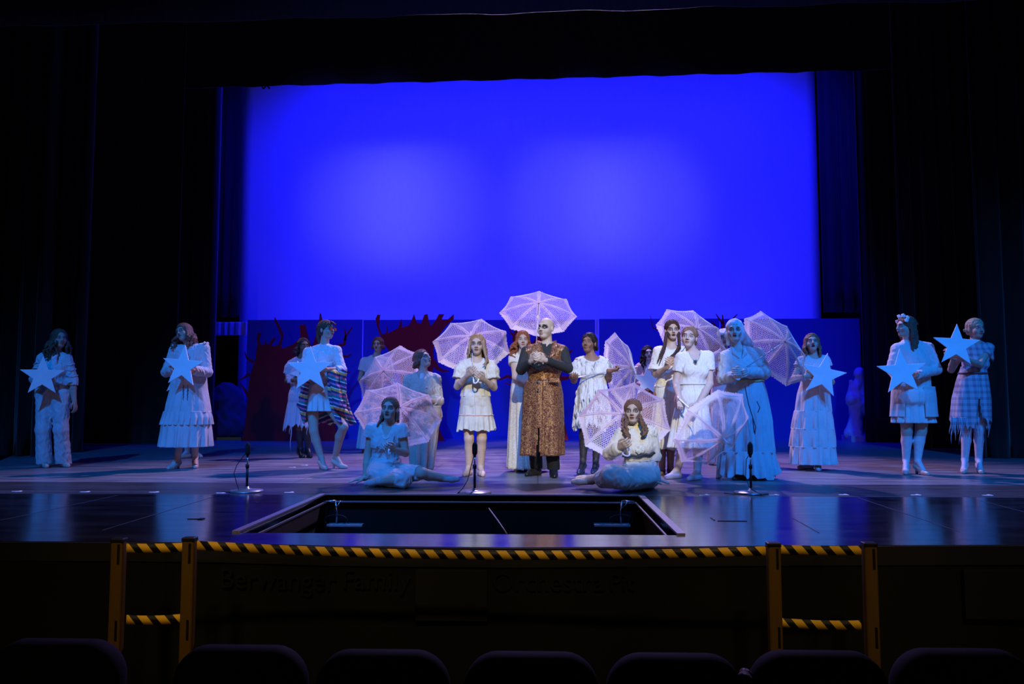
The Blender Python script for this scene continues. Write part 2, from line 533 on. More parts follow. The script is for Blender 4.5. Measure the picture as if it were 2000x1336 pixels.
M_APRON.node_tree.nodes['Principled BSDF'].inputs['Specular IOR Level'].default_value = 0.7
M_APRON.node_tree.nodes['Principled BSDF'].inputs['Coat Weight'].default_value = 0.7
M_APRON.node_tree.nodes['Principled BSDF'].inputs['Coat Roughness'].default_value = 0.16
seamY = flo(1000, 968)[1]
NL, FL, FR, NR = flo(455, 1043), flo(628, 968), flo(1250, 968), flo(1328, 1043)
FL[1] = FR[1] = seamY; NL[1] = NR[1] = flo(900, 1043)[1]
edge_px = [(-900, 1052), (-300, 1055), (0, 1057), (250, 1058), (430, 1060), (650, 1066), (1000, 1069), (1350, 1067), (1500, 1066), (1700, 1065), (2000, 1064), (2400, 1062), (3000, 1058)]
edge = [flo(*p) for p in edge_px]
T = 0.10
def slab(name, polys, mat):
    v, f = [], []
    for poly in polys:
        n = len(poly); i = len(v)
        for p in poly: v.append(V(p[0], p[1], 0))
        for p in poly: v.append(V(p[0], p[1], -T))
        f.append(tuple(range(i, i+n))); f.append(tuple(range(i+2*n-1, i+n-1, -1)))
        for k in range(n):
            f.append((i+k, i+n+k, i+n+(k+1) % n, i+(k+1) % n))
    o = mesh_obj(name, v, f, mat, smooth=False); tag(o, kind='structure'); return o
ny = NL[1]
lp = [e for e in edge if e[0] < NL[0]]; mp = [e for e in edge if NL[0] <= e[0] <= NR[0]]; rp = [e for e in edge if e[0] > NR[0]]
def ey(x): return np.interp(x, [e[0] for e in edge], [e[1] for e in edge])
eL, eR = V(NL[0], ey(NL[0]), 0), V(NR[0], ey(NR[0]), 0)
farL, farR = V(edge[0][0], seamY, 0), V(edge[-1][0], seamY, 0)
slab('floor', [lp + [eL, NL, FL, farL], [eL] + mp + [eR, NR, NL], [eR] + rp + [farR, FR, NR]], M_APRON)
brdY = flo(1000, 944.5)[1]
slab('floor', [[farL, farR, V(farR[0], brdY, 0), V(farL[0], brdY, 0)]], deckmat('dark_stage_boards', (0.045, 0.043, 0.048), True))
slab('floor', [[V(farL[0], brdY, 0), V(farR[0], brdY, 0), V(14, 24, 0), V(-14, 24, 0)]], M_DECK)

# seams of the front deck
M_SEAM = plain('painted_seam_glint', (0.07, 0.08, 0.11), 0.5)  # pale colour stands in for light reflected along the seams
for a, b_ in (((0, 1017), (230, 967.5)), ((200, 1036), (425, 968)), ((1675, 972), (1875, 1039)), ((1885, 970), (2000, 1000)), ((1545, 1010), (1600, 1041))):
    p, q = flo(*a), flo(*b_); d = nrm(q-p); s_ = np.cross(d, V(0, 0, 1))*0.004
    o = mesh_obj('floor_seam', [p-s_+V(0,0,.0015), p+s_+V(0,0,.0015), q+s_+V(0,0,.0015), q-s_+V(0,0,.0015)], [(0, 1, 2, 3)], M_SEAM, smooth=False)
    tag(o, kind='structure')

# ---- trap opening: lining, rim and fittings
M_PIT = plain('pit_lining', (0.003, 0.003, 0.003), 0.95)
M_RIM = plain('worn_metal_rim', (0.35, 0.36, 0.40), 0.35, 0.6)
pz = -1.0
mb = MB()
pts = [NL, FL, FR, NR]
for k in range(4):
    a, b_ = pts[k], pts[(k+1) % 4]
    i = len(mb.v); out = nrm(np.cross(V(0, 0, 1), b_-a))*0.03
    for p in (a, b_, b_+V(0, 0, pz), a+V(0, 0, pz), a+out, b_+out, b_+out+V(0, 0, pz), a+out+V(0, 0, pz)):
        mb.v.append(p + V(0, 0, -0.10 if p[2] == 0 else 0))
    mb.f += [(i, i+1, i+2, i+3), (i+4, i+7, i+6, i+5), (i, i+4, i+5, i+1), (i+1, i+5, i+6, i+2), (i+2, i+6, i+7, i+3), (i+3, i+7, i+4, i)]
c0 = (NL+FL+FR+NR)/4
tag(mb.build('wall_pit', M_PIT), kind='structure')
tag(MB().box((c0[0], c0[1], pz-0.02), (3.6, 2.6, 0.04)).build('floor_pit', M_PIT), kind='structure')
def rimbar(a, b_, w_=0.045, name='trim_1'):
    d = nrm(b_-a); s_ = np.cross(V(0, 0, 1), d)
    R = np.stack([d, s_, V(0, 0, 1)], 1)
    m = MB(); m.box((a+b_)/2 + V(0, 0, 0.006), (np.linalg.norm(b_-a), w_, 0.012), R)
    m.box((a+b_)/2 - s_*0.05 + V(0, 0, -0.05), (np.linalg.norm(b_-a)-.1, 0.012, 0.012), R)
    return tag(m.build(name, M_RIM), kind='structure')
rimbar(NL, FL, 0.05, 'trim_1'); rimbar(FL, FR, 0.018, 'trim_2'); rimbar(FR, NR, 0.05, 'trim_3')
# cross brace across the far wall of the trap and two light fittings hanging from it
for (px, lab) in ((655, 'chrome bracket arm hanging under the left end of the trap opening'), (1215, 'chrome bracket arm hanging under the right end of the trap opening')):
    Yp = seamY - 0.16; sg = 1 if px < 1000 else -1
    a = at(px, 978, Yp); b_ = at(px + 2*sg, 1022, Yp)
    root = empty('bracket_arm', (a[0], a[1], -0.4), lab, 'bracket')
    M_CH = plain('chrome_metal', (0.6, 0.62, 0.66), 0.25, 0.9)
    MB().tube([a, (a+b_)/2 + V(0.01*sg, 0, 0), b_], 0.006).build('upright', M_CH, root, root.location, True)
    MB().tube([a + V(-0.10*sg, 0, -0.01), a + V(0.005, 0, 0.0)], 0.007).build('hook_arm', M_CH, root, root.location, True)
    MB().tube([a + V(-0.01, 0, -0.07), a+V(0.03, -.02, -0.03), a + V(0.045, 0, 0.0)], 0.004).build('brace', M_CH, root, root.location, True)
    lo = [b_ + V(0.11*math.cos(t)*0.9, -0.02, 0.03 + 0.045*math.sin(t)) for t in np.linspace(0, 2*PI, 20)]
    MB().tube(lo, 0.0022, 6).build('cable_loop', plain('dark_cable', (0.03, 0.03, 0.04), 0.6), root, root.location, True)
    c = at(px + 20*sg, 1025, Yp)
    MB().box(c, (0.30, 0.10, 0.015)).build('shelf', plain('grey_shelf', (0.25, 0.27, 0.30), 0.6), root, root.location)
a, b_ = at(955, 993, seamY-0.1), at(990, 1043, ny+0.3)
tag(MB().tube([a, a*0.5+b_*0.5+V(0.01, 0, -0.01), b_], 0.005).build('cable', plain('grey_cable', (0.3, 0.32, 0.36), 0.5), smooth=True),
    'thin pale cable slanting down inside the dark trap opening', 'cable')

# ---- front wall of the stage, house floor, side walls
def fasciamat():
    m, b = new_mat('dark_wall_paint', 0.9, spec=0.1)
    n1 = noise(coords(), 3, 4); link(mixc(n1, (0.004, 0.004, 0.0035), (0.008, 0.008, 0.006)), b.inputs['Base Color']); return m
M_FASC = fasciamat()
HZ = -1.15
v, f = [], []
for e in edge:
    v += [V(e[0], e[1], -T), V(e[0], e[1], HZ), V(e[0], e[1]+0.1, HZ), V(e[0], e[1]+0.1, -T)]
for k in range(len(edge)-1):
    i = 4*k
    f += [(i, i+1, i+5, i+4), (i+1, i+2, i+6, i+5), (i+3, i+7, i+6, i+2), (i, i+4, i+7, i+3)]
tag(mesh_obj('wall_front', v, f, M_FASC, smooth=False), kind='structure')
# black lip along the deck edge
v, f = [], []
for e in edge:
    v += [V(e[0], e[1]-0.012, -0.004), V(e[0], e[1]-0.012, -0.11), V(e[0], e[1], -0.11), V(e[0], e[1], -0.004)]
for k in range(len(edge)-1):
    i = 4*k
    f += [(i, i+1, i+5, i+4), (i+1, i+2, i+6, i+5), (i, i+4, i+7, i+3)]
tag(mesh_obj('trim_4', v, f, plain('black_lip', (0.006, 0.006, 0.008), 0.7), smooth=False), kind='structure')
def carpet():
    m, b = new_mat('house_carpet', 0.98, spec=0.05)
    n1 = noise(coords(), 90, 3); link(mixc(n1, (0.010, 0.010, 0.012), (0.03, 0.028, 0.03)), b.inputs['Base Color']); return m
tag(MB().box((0, 0.2, HZ-0.05), (20, 9.6, 0.1)).build('floor', carpet()), kind='structure')
M_WALL = plain('black_wall', (0.008, 0.008, 0.010), 0.95)
tag(MB().box((-14.1, 10, 5), (0.2, 28.6, 14)).build('wall_left', M_WALL), kind='structure')
tag(MB().box((14.1, 10, 5), (0.2, 28.6, 14)).build('wall_right', M_WALL), kind='structure')
tag(MB().box((0, 24.1, 5), (28.4, 0.2, 14)).build('wall_back', M_WALL), kind='structure')

# lettering and dark panels on the pit wall
def letters(txt, px0, px1, pyc, lab, par=None):
    Yw = ey(0) - 0.016
    a, b_ = at(px0, pyc, ey(at(px0, pyc, 4.4)[0])-0.016), at(px1, pyc, ey(at(px1, pyc, 4.4)[0])-0.016)
    cu = bpy.data.curves.new('t', 'FONT'); cu.body = txt; cu.size = 1; cu.extrude = 0.02; cu.align_x = 'CENTER'; cu.align_y = 'CENTER'
    t = bpy.data.objects.new('t', cu); col.objects.link(t)
    bpy.context.view_layer.update()
    me = bpy.data.meshes.new_from_object(t.evaluated_get(bpy.context.evaluated_depsgraph_get()))
    bpy.data.objects.remove(t)
    wv = [q.co.x for q in me.vertices]; sc = np.linalg.norm(b_-a)/(max(wv)-min(wv))
    me.materials.clear(); me.materials.append(plain('black_letter_paint', (0.0002, 0.0002, 0.0003), 0.9))
    o = bpy.data.objects.new('wall_lettering', me); col.objects.link(o)
    o.scale = (sc, sc, 0.12); c = (a+b_)/2
    o.location = c; o.rotation_euler = (PI/2, 0, math.atan2(b_[1]-a[1], b_[0]-a[0]))
    return tag(o, lab, 'lettering')
letters('Berwanger', 430, 655, 1134, 'black painted first word of the wording on the pit wall, longest of the left pair')
letters('Family', 669, 800, 1134, 'black painted second word on the pit wall, just left of the square hatch')
letters('Orchestra', 962, 1178, 1138, 'black painted third word on the pit wall, just right of the square hatch')
letters('Pit', 1191, 1237, 1138, 'black painted three-letter last word on the pit wall')
M_PANEL = plain('black_hatch', (0.002, 0.002, 0.002), 0.8)
for (x0, x1, y0, y1, lab) in ((812, 952, 1112, 1213, 'black square hatch in the pit wall between the two wordings'), (1880, 2060, 1112, 1210, 'black square hatch in the pit wall far beyond the yellow posts')):
    a, b_ = at(x0, y0, 4.35), at(x1, y1, 4.35)
    Yw = min(ey(a[0]), ey(b_[0])) - 0.02
    a, b_ = at(x0, y0, Yw), at(x1, y1, Yw)
    o = bev(MB().box((a+b_)/2, (abs(b_[0]-a[0]), 0.03, abs(b_[2]-a[2]))).build('wall_hatch', M_PANEL), 0.004)
    tag(o, lab, 'hatch')

# ---- barrier: four yellow posts and striped belts
def hazard():
    m, b = new_mat('hazard_stripe_belt', 0.55, spec=0.4)
    u, v_, _ = sep(coords('UV'))
    s_ = E.m('FRACT', (u + v_*0.85) / 0.0935)
    link(mixc(sstep(s_, 0.53, 0.56), (0.80, 0.44, 0.02), (0.004, 0.004, 0.004)), b.inputs['Base Color'])
    return m
M_HAZ = hazard()
M_YEL = plain('yellow_post_paint', (0.10, 0.05, 0.004), 0.45, 0.0)
M_DARK = plain('black_plastic', (0.006, 0.006, 0.007), 0.4)
BY = 4.08
posts = [(233, 1052, 'leftmost yellow barrier post with black slots in front of the stage'), (371, 1050, 'yellow barrier post at the left end of the long striped belt'),
         (1510, 1060, 'yellow barrier post at the right end of the long striped belt'), (1697, 1060, 'rightmost yellow barrier post with black slots in front of the stage')]
px_pts = []
for px, py, lab in posts:
    top = at(px, py, BY); root = empty('barrier_post', (top[0], BY, HZ), lab, 'barrier post', 'yellow barrier posts')
    zt = top[2]; og = root.location
    o = MB().box((top[0], BY, (zt+HZ)/2+0.02), (0.066, 0.05, zt-HZ-0.04)).build('post', M_YEL, root, og); bev(o, 0.012, 3)
    o = MB().box((top[0], BY, zt-0.008), (0.068, 0.054, 0.022)).build('cap', M_DARK, root, og); bev(o, 0.005)
    sg = 0.012
    for zz in (zt-0.075, zt-0.46):
        o = MB().box((top[0]+sg, BY-0.0255, zz), (0.012, 0.006, 0.10)).build('belt_slot', M_DARK, root, og)
    MB().lathe([(0.16, 0), (0.16, 0.015), (0.14, 0.028), (0.03, 0.04)], (top[0], BY, HZ)).build('base', M_DARK, root, og)
    px_pts.append(top)
def belt(name, pa, pb, sag, wd, lab, grp=None, endspx=None):
    n = 40; vs, uv = [], []
    L = 0
    prev = None
    for k in range(n+1):
        t = k/n; c = pa*(1-t) + pb*t; c = c + V(0, 0, -sag*4*t*(1-t))
        if prev is not None: L += np.linalg.norm(c-prev)
        prev = c
        vs += [c + V(0, 0, wd/2), c - V(0, 0, wd/2)]; uv += [(L, wd), (L, 0)]
    o = mesh_obj(name, vs, [(2*k, 2*k+1, 2*k+3, 2*k+2) for k in range(n)], M_HAZ, uv=uv)
    solid(o, 0.002); return tag(o, lab, 'belt', grp)
g = 0.037; bw = 0.046
def bp(px, py, dx): q = at(px, py, BY); q[0] += dx; return q
belt('barrier_belt', bp(233, 1070, g), bp(371, 1069, -g), 0.003, bw, 'short yellow and black striped belt between the two left posts, at the top', 'striped belts')
belt('barrier_belt', bp(371, 1065, g), bp(1510, 1076, -g), 0.035, bw, 'very long sagging yellow and black striped belt in front of the stage edge', 'striped belts')
belt('barrier_belt', bp(1510, 1073, g), bp(1697, 1075, -g), 0.003, bw, 'short yellow and black striped belt between the two right posts, at the top', 'striped belts')
belt('barrier_belt', bp(233, 1210, g), bp(371, 1208, -g), 0.006, bw, 'dim lower striped belt between the two left posts', 'striped belts')
belt('barrier_belt', bp(1510, 1216, g), bp(1697, 1221, -g), 0.006, bw, 'dim lower striped belt between the two right posts', 'striped belts')

# ---- theatre seats (first row, seen from behind)
def seatmat():
    m, b = new_mat('seat_upholstery', 0.85, spec=0.05)
    n1 = noise(coords(), 240, 2); link(mixc(n1, (0.003, 0.003, 0.006), (0.008, 0.008, 0.014)), b.inputs['Base Color'])
    link(bump(n1, 0.3, 0.002), b.inputs['Normal']); return m
M_SEAT = seatmat()
M_ARM = plain('armrest_wood', (0.12, 0.12, 0.16), 0.35)
def rrect(w_, h_, r, n=8):
    out = []
    for cx, cy, a0 in ((w_/2-r, h_-r, 0), (-w_/2+r, h_-r, 90), (-w_/2+r*0.5, r*0.5, 180), (w_/2-r*0.5, r*0.5, 270)):
        rr = r if a0 < 180 else r*0.5
        for k in range(n+1):
            a = math.radians(a0 + 90*k/n); out.append((cx+rr*math.cos(a), cy+rr*math.sin(a)))
    return out
def seat():
    root = empty('theatre_seat', (0, 0, 0))
    pr = rrect(0.494, 0.62, 0.12)
    n = len(pr); v, f = [], []
    # crowned, tapered back in layers through its depth
    lay = [(-0.055, 0.90), (-0.045, 0.965), (-0.02, 1.0), (0.02, 1.0), (0.05, 0.97), (0.062, 0.90)]
    for (yy, s_) in lay:
        for (x, z) in pr: v.append(V(x*s_, yy + 0.02*(z-0.62) + 0.25*(x*x), 0.45 + 0.31 + (z-0.31)*s_ + 0.018*(1-(x/0.25)**2)*(z > 0.31)))
    for k in range(len(lay)-1):
        for j in range(n): f.append((k*n+j, k*n+(j+1) % n, (k+1)*n+(j+1) % n, (k+1)*n+j))
    f.append(tuple(range(n))[::-1]); f.append(tuple((len(lay)-1)*n+j for j in range(n)))
    mesh_obj('backrest', v, f, M_SEAT, root)
    o = MB().box((0, 0.30, 0.44), (0.48, 0.44, 0.10)).build('seat', M_SEAT, root); bev(o, 0.04, 4)
    for sx in (0.2675,):
        o = MB().box((sx, 0.20, 0.30), (0.026, 0.10, 0.60)).build('side_frame', M_DARK, root); bev(o, 0.01)
    o = MB().box((0.2675, 0.20, 0.645), (0.032, 0.30, 0.03)).build('armrest', M_ARM, root); bev(o, 0.012, 3)
    return root
proto = seat()
spots = [(120, 1247), (470, 1259), (748, 1268), (1037, 1272), (1317, 1275), (1597, 1270), (1880, 1266)]
labs = ['dark theatre seat back at the left corner, tallest of the row', 'dark theatre seat back in front of the second yellow post, right of the bluish armrest',
        'dark theatre seat back under the painted family name', 'dark theatre seat back below the black hatch and the middle microphone',
        'dark theatre seat back beneath the wording about the pit', 'dark theatre seat back hiding the foot of the right pair of yellow posts', 'dark theatre seat back in the right corner below the dark hatch']
def copy_tree(o, parent=None):
    c = o.copy(); col.objects.link(c); c.parent = parent
    for ch in list(o.children): copy_tree(ch, c)
    return c
for i, (px, py) in enumerate(spots):
    px = px - 4*(i == 0)
    o = proto if i == 0 else copy_tree(proto)
    SY = 2.95
    p = at(px, py, SY)
    o.location = (p[0], SY + 0.0, p[2] - 1.09)
    if i == 0: o.location = (p[0]-0.01, SY, p[2]-1.09)
    o.rotation_euler = (0, 0, 0)
    tag(o, labs[i], 'seat', 'front row of theatre seats')
    for ch in o.children:
        if ch.name.startswith('side_frame'):
            pass
# patterned cloth on an armrest and a pale armrest end
a = at(1457, 1325, 2.95)
fl = Fld(0.006); fl.add(ell(a, (0.028, 0.05, 0.035)), k=.01); fl.add(ell(a+V(0.01, 0, -0.04), (0.03, 0.04, 0.03)), k=.02)
P, Q = fl.mesh(wr=(0.006, 70, 1))
def checkm():
    m, b = new_mat('patterned_fabric', 0.8); x, y, z = sep(coords())
    n1 = voronoi(coords(), 70); link(mixc(sstep(n1, 0.3, 0.5), (0.22, 0.2, 0.3), (0.03, 0.01, 0.03)), b.inputs['Base Color']); return m
tag(fast_obj('folded_cloth', P, Q, checkm(), None, a), 'small patterned cloth tucked between two theatre seats', 'cloth')

# ---- curtains
def drape(name, x0, x1, Y, z0, z1, folds, amp, mat, lab, slant=(0, 0), seed=0, thick=0.01, ruf=0):
    """x0..x1 at floor; slant = shift of the lower edge heights at both ends"""
    rnd = random.Random(seed); nx = folds*10; nz = 14
    ph = [rnd.uniform(0, 6) for _ in range(4)]
    v, f = [], []
    for i in range(nx+1):
        t = i/nx
        for j in range(nz+1):
            s_ = j/nz; x = x0 + (x1-x0)*t
            a = t*folds*2*PI + 0.8*math.sin(t*7+ph[0])
            yy = Y + amp*(math.sin(a) + 0.4*math.sin(2.3*a+ph[1])) * (0.75+0.25*math.sin(3*t+ph[2]+s_*1.5))
            xx = x + 0.35*amp*math.cos(a+s_*0.5)
            zb = z0 + slant[0]*(1-t) + slant[1]*t + ruf*math.sin(a)
            v.append(V(xx, yy, zb + (z1-zb)*s_))
    for i in range(nx):
        for j in range(nz):
            k = i*(nz+1)+j; f.append((k, k+nz+1, k+nz+2, k+1))
    o = mesh_obj(name, v, f, mat); solid(o, thick)
    return tag(o, lab, 'curtain')
def xs(px, Y, py=600): return at(px, py, Y)[0]
drape('stage_curtain', -13.0, xs(98, 11.4), 11.4, 0.01, 12, 22, 0.09, M_BLACK, 'outermost black stage curtain at the left edge behind the denim performer', seed=1)
drape('stage_curtain', xs(98, 12.3)-0.2, xs(166, 12.3), 12.3, 0.01, 12, 5, 0.12, M_BLACK, 'narrow black folded curtain with a faint blue edge beside the denim performer', seed=2)
drape('stage_curtain', xs(140, 14.4), xs(347, 14.4), 14.4, 0.01, 12, 6, 0.02, M_BLACK, 'broad flat black curtain to the left of the tiered dress performer', seed=3)
drape('stage_curtain', xs(330, 15.6), xs(418, 15.6), 15.6, 0.01, 12, 3, 0.10, M_BLACK, 'black folded curtain behind the performer in the tiered dress', seed=4)
drape('stage_curtain', xs(1904, 11.4), 13.0, 11.4, 0.01, 12, 20, 0.09, M_BLACK, 'outermost black stage curtain at the right edge', seed=5)
drape('stage_curtain', xs(1755, 13.4), xs(1925, 13.4), 13.4, 0.01, 12, 6, 0.06, M_BLACK, 'black curtain hanging behind the two performers at the far right', seed=6)
drape('stage_curtain', xs(1682, 15.4), xs(1765, 15.4), 15.4, 0.01, 12, 4, 0.09, M_BLACK, 'black folded curtain hiding half of the white statue', seed=7)
drape('side_drape', xs(395, 18.6), xs(470, 18.6, 400), 18.6, at(445, 618, 18.6)[2], 12, 3, 0.04, M_NAVY, 'dark navy drape hanging left of the glowing blue backdrop', seed=8, ruf=0.03)
drape('side_drape', xs(1602, 18.6, 400), xs(1700, 18.6), 18.6, at(1640, 610, 18.6)[2], 12, 3, 0.04, M_NAVY, 'dark navy drape hanging right of the glowing blue backdrop', seed=9, ruf=0.01)
# top borders
drape('border_curtain', -12, 12, 15.0, at(400, 169, 15)[2], 12, 20, 0.05, M_BLACK, 'black border curtain across the top of the blue backdrop', slant=(-0.25+0.15, 0.25-0.02), seed=10)
M_TOP = curtainmat((0.03, 0.035, 0.06), 'dark_blue_border')
drape('border_curtain', -9, 9, 10.2, at(1000, 24, 10.2)[2], 9.5, 9, 0.03, M_TOP, 'dark blue border curtain along the very top of the picture', slant=(-0.11, 0.10), seed=11)
o = MB().tube([at(512+i*2.5, 170+3*math.sin(i*1.3), 14.95) for i in range(7)], 0.016, 8).build('cable_bundle', M_DARK, smooth=True)
tag(o, 'small dark cable bundle hanging under the black border at the upper left of the backdrop', 'cable')

# ---- cyclorama
def cycmat():
    m, b = new_mat('backdrop_muslin', 0.95, spec=0.05)
    n1 = noise(mapping(coords(), (5, 1, 1)), 4, 3)
    link(mixc(n1, (0.74, 0.74, 0.78), (0.82, 0.82, 0.85)), b.inputs['Base Color'])
    return m
CY = 19.6
v, f = [], []
TL, TR, BL, BR = at(479, 100, CY), at(1589, 90, CY), at(462, 844.5, CY), at(1610, 844.5, CY)
nx, nz = 60, 20
for i in range(nx+1):
    for j in range(nz+1):
        t, s_ = i/nx, j/nz
        b0 = BL*(1-t)+BR*t; t0 = TL*(1-t)+TR*t; p = b0*(1-s_)+t0*s_
        p[1] = CY + 0.01*math.sin(t*60)*(1-s_); v.append(p)
for i in range(nx):
    for j in range(nz):
        k = i*(nz+1)+j; f.append((k, k+nz+1, k+nz+2, k+1))
o = mesh_obj('backdrop', v, f, cycmat()); solid(o, 0.01)
tag(o, 'huge glowing blue backdrop cloth behind the whole stage', 'backdrop')

# ---- scenery flats
def flatmat():
    m, b = new_mat('scenery_flat_paint', 0.9, spec=0.1)
    n1 = noise(coords(), 2.5, 4); link(mixc(n1, (0.045, 0.08, 0.46), (0.06, 0.10, 0.55)), b.inputs['Base Color']); return m
M_FLAT = flatmat()
FY = 16.7
fl_px = [(484, 708, 'blue scenery flat behind the dark tree at the left'), (710, 945, 'blue scenery flat behind the spiky middle tree'), (947, 1162, 'blue scenery flat behind the bald performer'),
         (1170, 1405, 'blue scenery flat behind the pair of performers in white'), (1407, 1678, 'blue scenery flat behind the performer with the star in a long white dress')]
for i, (x0, x1, lab) in enumerate(fl_px):
    Yf = FY + 0.03*(i % 2)
    a, b_ = at(x0, 625 if i < 3 else 623, Yf), at(x1, 625, Yf)
    root = empty('scenery_flat', ((a[0]+b_[0])/2, Yf, 0), lab, 'scenery flat', 'blue scenery flats')
    og = root.location
    o = MB().box(((a[0]+b_[0])/2, Yf, a[2]/2+0.03), (b_[0]-a[0], 0.04, a[2]-0.06)).build('panel', M_FLAT, root, og); bev(o, 0.004)
    MB().box(((a[0]+b_[0])/2, Yf, 0.03), (b_[0]-a[0], 0.06, 0.06)).build('bottom_rail', M_FLAT, root, og)
    mb = MB()
    for xx in (a[0]+0.3, b_[0]-0.3): mb.tube([V(xx, Yf+0.03, 2.0), V(xx, Yf+0.9, 0.02)], 0.02)
    mb.build('brace', plain('pine_brace', (0.3, 0.22, 0.14)), root, og)
a = at(1166, 630, FY-0.05); b_ = at(1166, 648, FY-0.05)
tag(MB().box((a+b_)/2, (0.05, 0.02, a[2]-b_[2]+0.12)).build('flat_clamp', plain('pale_joint_strip', (0.5, 0.5, 0.62), 0.6)), 'short pale strip covering the gap between two blue flats', 'strip')

# ---- tree silhouettes (cut-out boards with thickness and wooden jacks)
def treemat():
    m, b = new_mat('painted_tree_board', 0.85, spec=0.15)
    v = coords(); n1 = noise(mapping(v, (3, 3, 0.8)), 4, 5, 0.7, 0.5)
    link(mixc(n1, (0.22, 0.012, 0.020), (0.34, 0.020, 0.030)), b.inputs['Base Color']); return m
M_TREE = treemat()
def board(name, outline, Y, mat, parent, og, th=0.03):
    me_v = [at(x, y, Y) for x, y in outline]
    for p in me_v: p[2] = max(p[2], 0.005)
    n = len(me_v)
    v = [p + V(0, -th/2, 0) for p in me_v] + [p + V(0, th/2, 0) for p in me_v]
    from mathutils.geometry import tessellate_polygon
    tris = tessellate_polygon([[Vector((p[0], p[2], 0)) for p in me_v]])
    f = [tuple(t) for t in tris] + [tuple(q+n for q in t[::-1]) for t in tris]
    for k in range(n): f.append((k, (k+1) % n, n+(k+1) % n, n+k))
    o = mesh_obj(name, v, f, mat, parent, og, smooth=False)
    import bmesh
    bm = bmesh.new(); bm.from_mesh(o.data); bmesh.ops.recalc_face_normals(bm, faces=bm.faces); bm.to_mesh(o.data); bm.free()
    return o
def crop(pts, ox=400, oy=600, s_=4.0): return [(ox+x/s_, oy+y/s_) for x, y in pts]
TY = 15.6
def tree(trunk, branches, cx, lab):
    b0 = at(cx, 860, TY)
    root = empty('tree_cutout', (b0[0], TY, 0), lab, 'tree cutout', 'dark red cut-out trees'); og = root.location
    board('trunk', trunk, TY, M_TREE, root, og)
    for br in branches:
        pts = [at(x, y, TY) for x, y in br[0]]; rr = br[1]
        vs = []; n = len(pts)
        rad = [rr*(1-0.85*k/(n-1)) for k in range(n)]
        L, R_ = [], []
        for k in range(n):
            t = nrm(pts[min(k+1, n-1)]-pts[max(k-1, 0)]); s_ = np.cross(t, V(0, 1, 0))
            L.append(pts[k]+s_*rad[k]); R_.append(pts[k]-s_*rad[k])
        ring = L + R_[::-1]; m_ = len(ring)
        v = [p+V(0, -0.012, 0) for p in ring] + [p+V(0, 0.012, 0) for p in ring]
        f = []
        for k in range(n-1):
            f.append((k, k+1, m_-2-k, m_-1-k)); f.append((m_+k, 2*m_-1-k, 2*m_-2-k, m_+k+1))
        for k in range(m_): f.append((k, m_+k, m_+(k+1) % m_, (k+1) % m_))
        mesh_obj('branch', v, f, M_TREE, root, og, smooth=False)
    MB().tube([V(b0[0], TY+0.03, 1.4), V(b0[0], TY+0.7, 0.02)], 0.02).build('brace', plain('pine_brace', (0.3, 0.22, 0.14)), root, og)
tree(crop([(285,1045),(310,960),(330,800),(345,600),(365,500),(400,400),(405,330),(415,290),(408,240),(420,200),(440,205),(425,250),(440,300),(465,290),(475,255),(480,290),(505,285),(530,245),(555,238),(540,262),(515,300),(545,305),(580,290),(598,230),(575,170),(545,100),(548,78),(580,140),(610,200),(612,230),(595,300),(610,325),(690,290),(740,250),(750,220),(740,140),(785,135),(800,200),(815,255),(870,400),(950,560),(990,760),(1020,930),(1040,1045)]),
     [(crop([(960,560),(1000,420),(1050,300),(1090,290),(1100,230),(1150,158)]), 0.06), (crop([(1095,260),(1100,220),(1092,165)]), 0.03), (crop([(950,600),(1020,430),(1080,385),(1120,385),(1145,365)]), 0.05),
      (crop([(970,640),(1030,540),(1090,515),(1140,505)]), 0.05), (crop([(860,330),(895,200),(905,100),(903,50)]), 0.07), (crop([(380,430),(330,400),(312,350)]), 0.03), (crop([(350,520),(310,550),(265,575)]), 0.03), (crop([(340,700),(310,640),(270,590)]), 0.03)],
     560, 'dark red cut-out tree with thorny branches behind the performer in orange glasses')
tree(crop([(1350,60),(1370,60),(1360,150),(1385,215),(1415,205),(1425,140),(1430,205),(1510,165),(1535,90),(1540,160),(1600,140),(1635,55),(1655,120),(1690,130),(1715,60),(1740,55),(1750,110),(1765,150),(1800,110),(1830,55),(1870,55),(1850,95),(1900,95),(1945,55),(1945,92),(1880,150),(1800,260),(1785,330),(1790,450),(1760,600),(1765,700),(1810,800),(1830,950),(1875,1045),(1480,1045),(1530,900),(1550,700),(1520,520),(1450,360),(1385,260),(1345,150),(1335,90)]),
     [(crop([(1780,420),(1820,480),(1860,500),(1910,498)]), 0.06), (crop([(1790,300),(1830,230),(1900,210)]), 0.04)], 812, 'dark red cut-out tree with spiky crown between two lace parasols')
tree([(1002,860),(1012,760),(1008,700),(1000,660),(1008,640),(1012,620),(1018,650),(1040,670),(1060,640),(1070,672),(1090,680),(1098,720),(1094,780),(1110,860)],
     [([(1010,740),(990,735),(975,742),(968,728)], 0.04), ([(1010,760),(1000,752),(985,748)], 0.03), ([(1090,700),(1108,692),(1118,684)], 0.07), ([(1092,740),(1110,738),(1121,730)], 0.05), ([(1008,660),(998,650),(994,640)], 0.03)],
     1055, 'dark red cut-out tree mostly hidden behind the bald performer')
tree([(1372,860),(1382,780),(1386,720),(1384,680),(1378,650),(1374,625),(1382,650),(1392,676),(1400,660),(1396,640),(1404,655),(1420,680),(1430,720),(1432,780),(1446,860)],
     [([(1404,680),(1407,650),(1413,635),(1411,615)], 0.05), ([(1412,632),(1404,622),(1398,613)], 0.025), ([(1406,652),(1396,636),(1389,627)], 0.03), ([(1410,690),(1424,640),(1432,622),(1440,614)], 0.04),
      ([(1384,690),(1275,640),(1270,616)], 0.02)],
     1405, 'dark red cut-out tree with antler-like branches behind the capped performer')

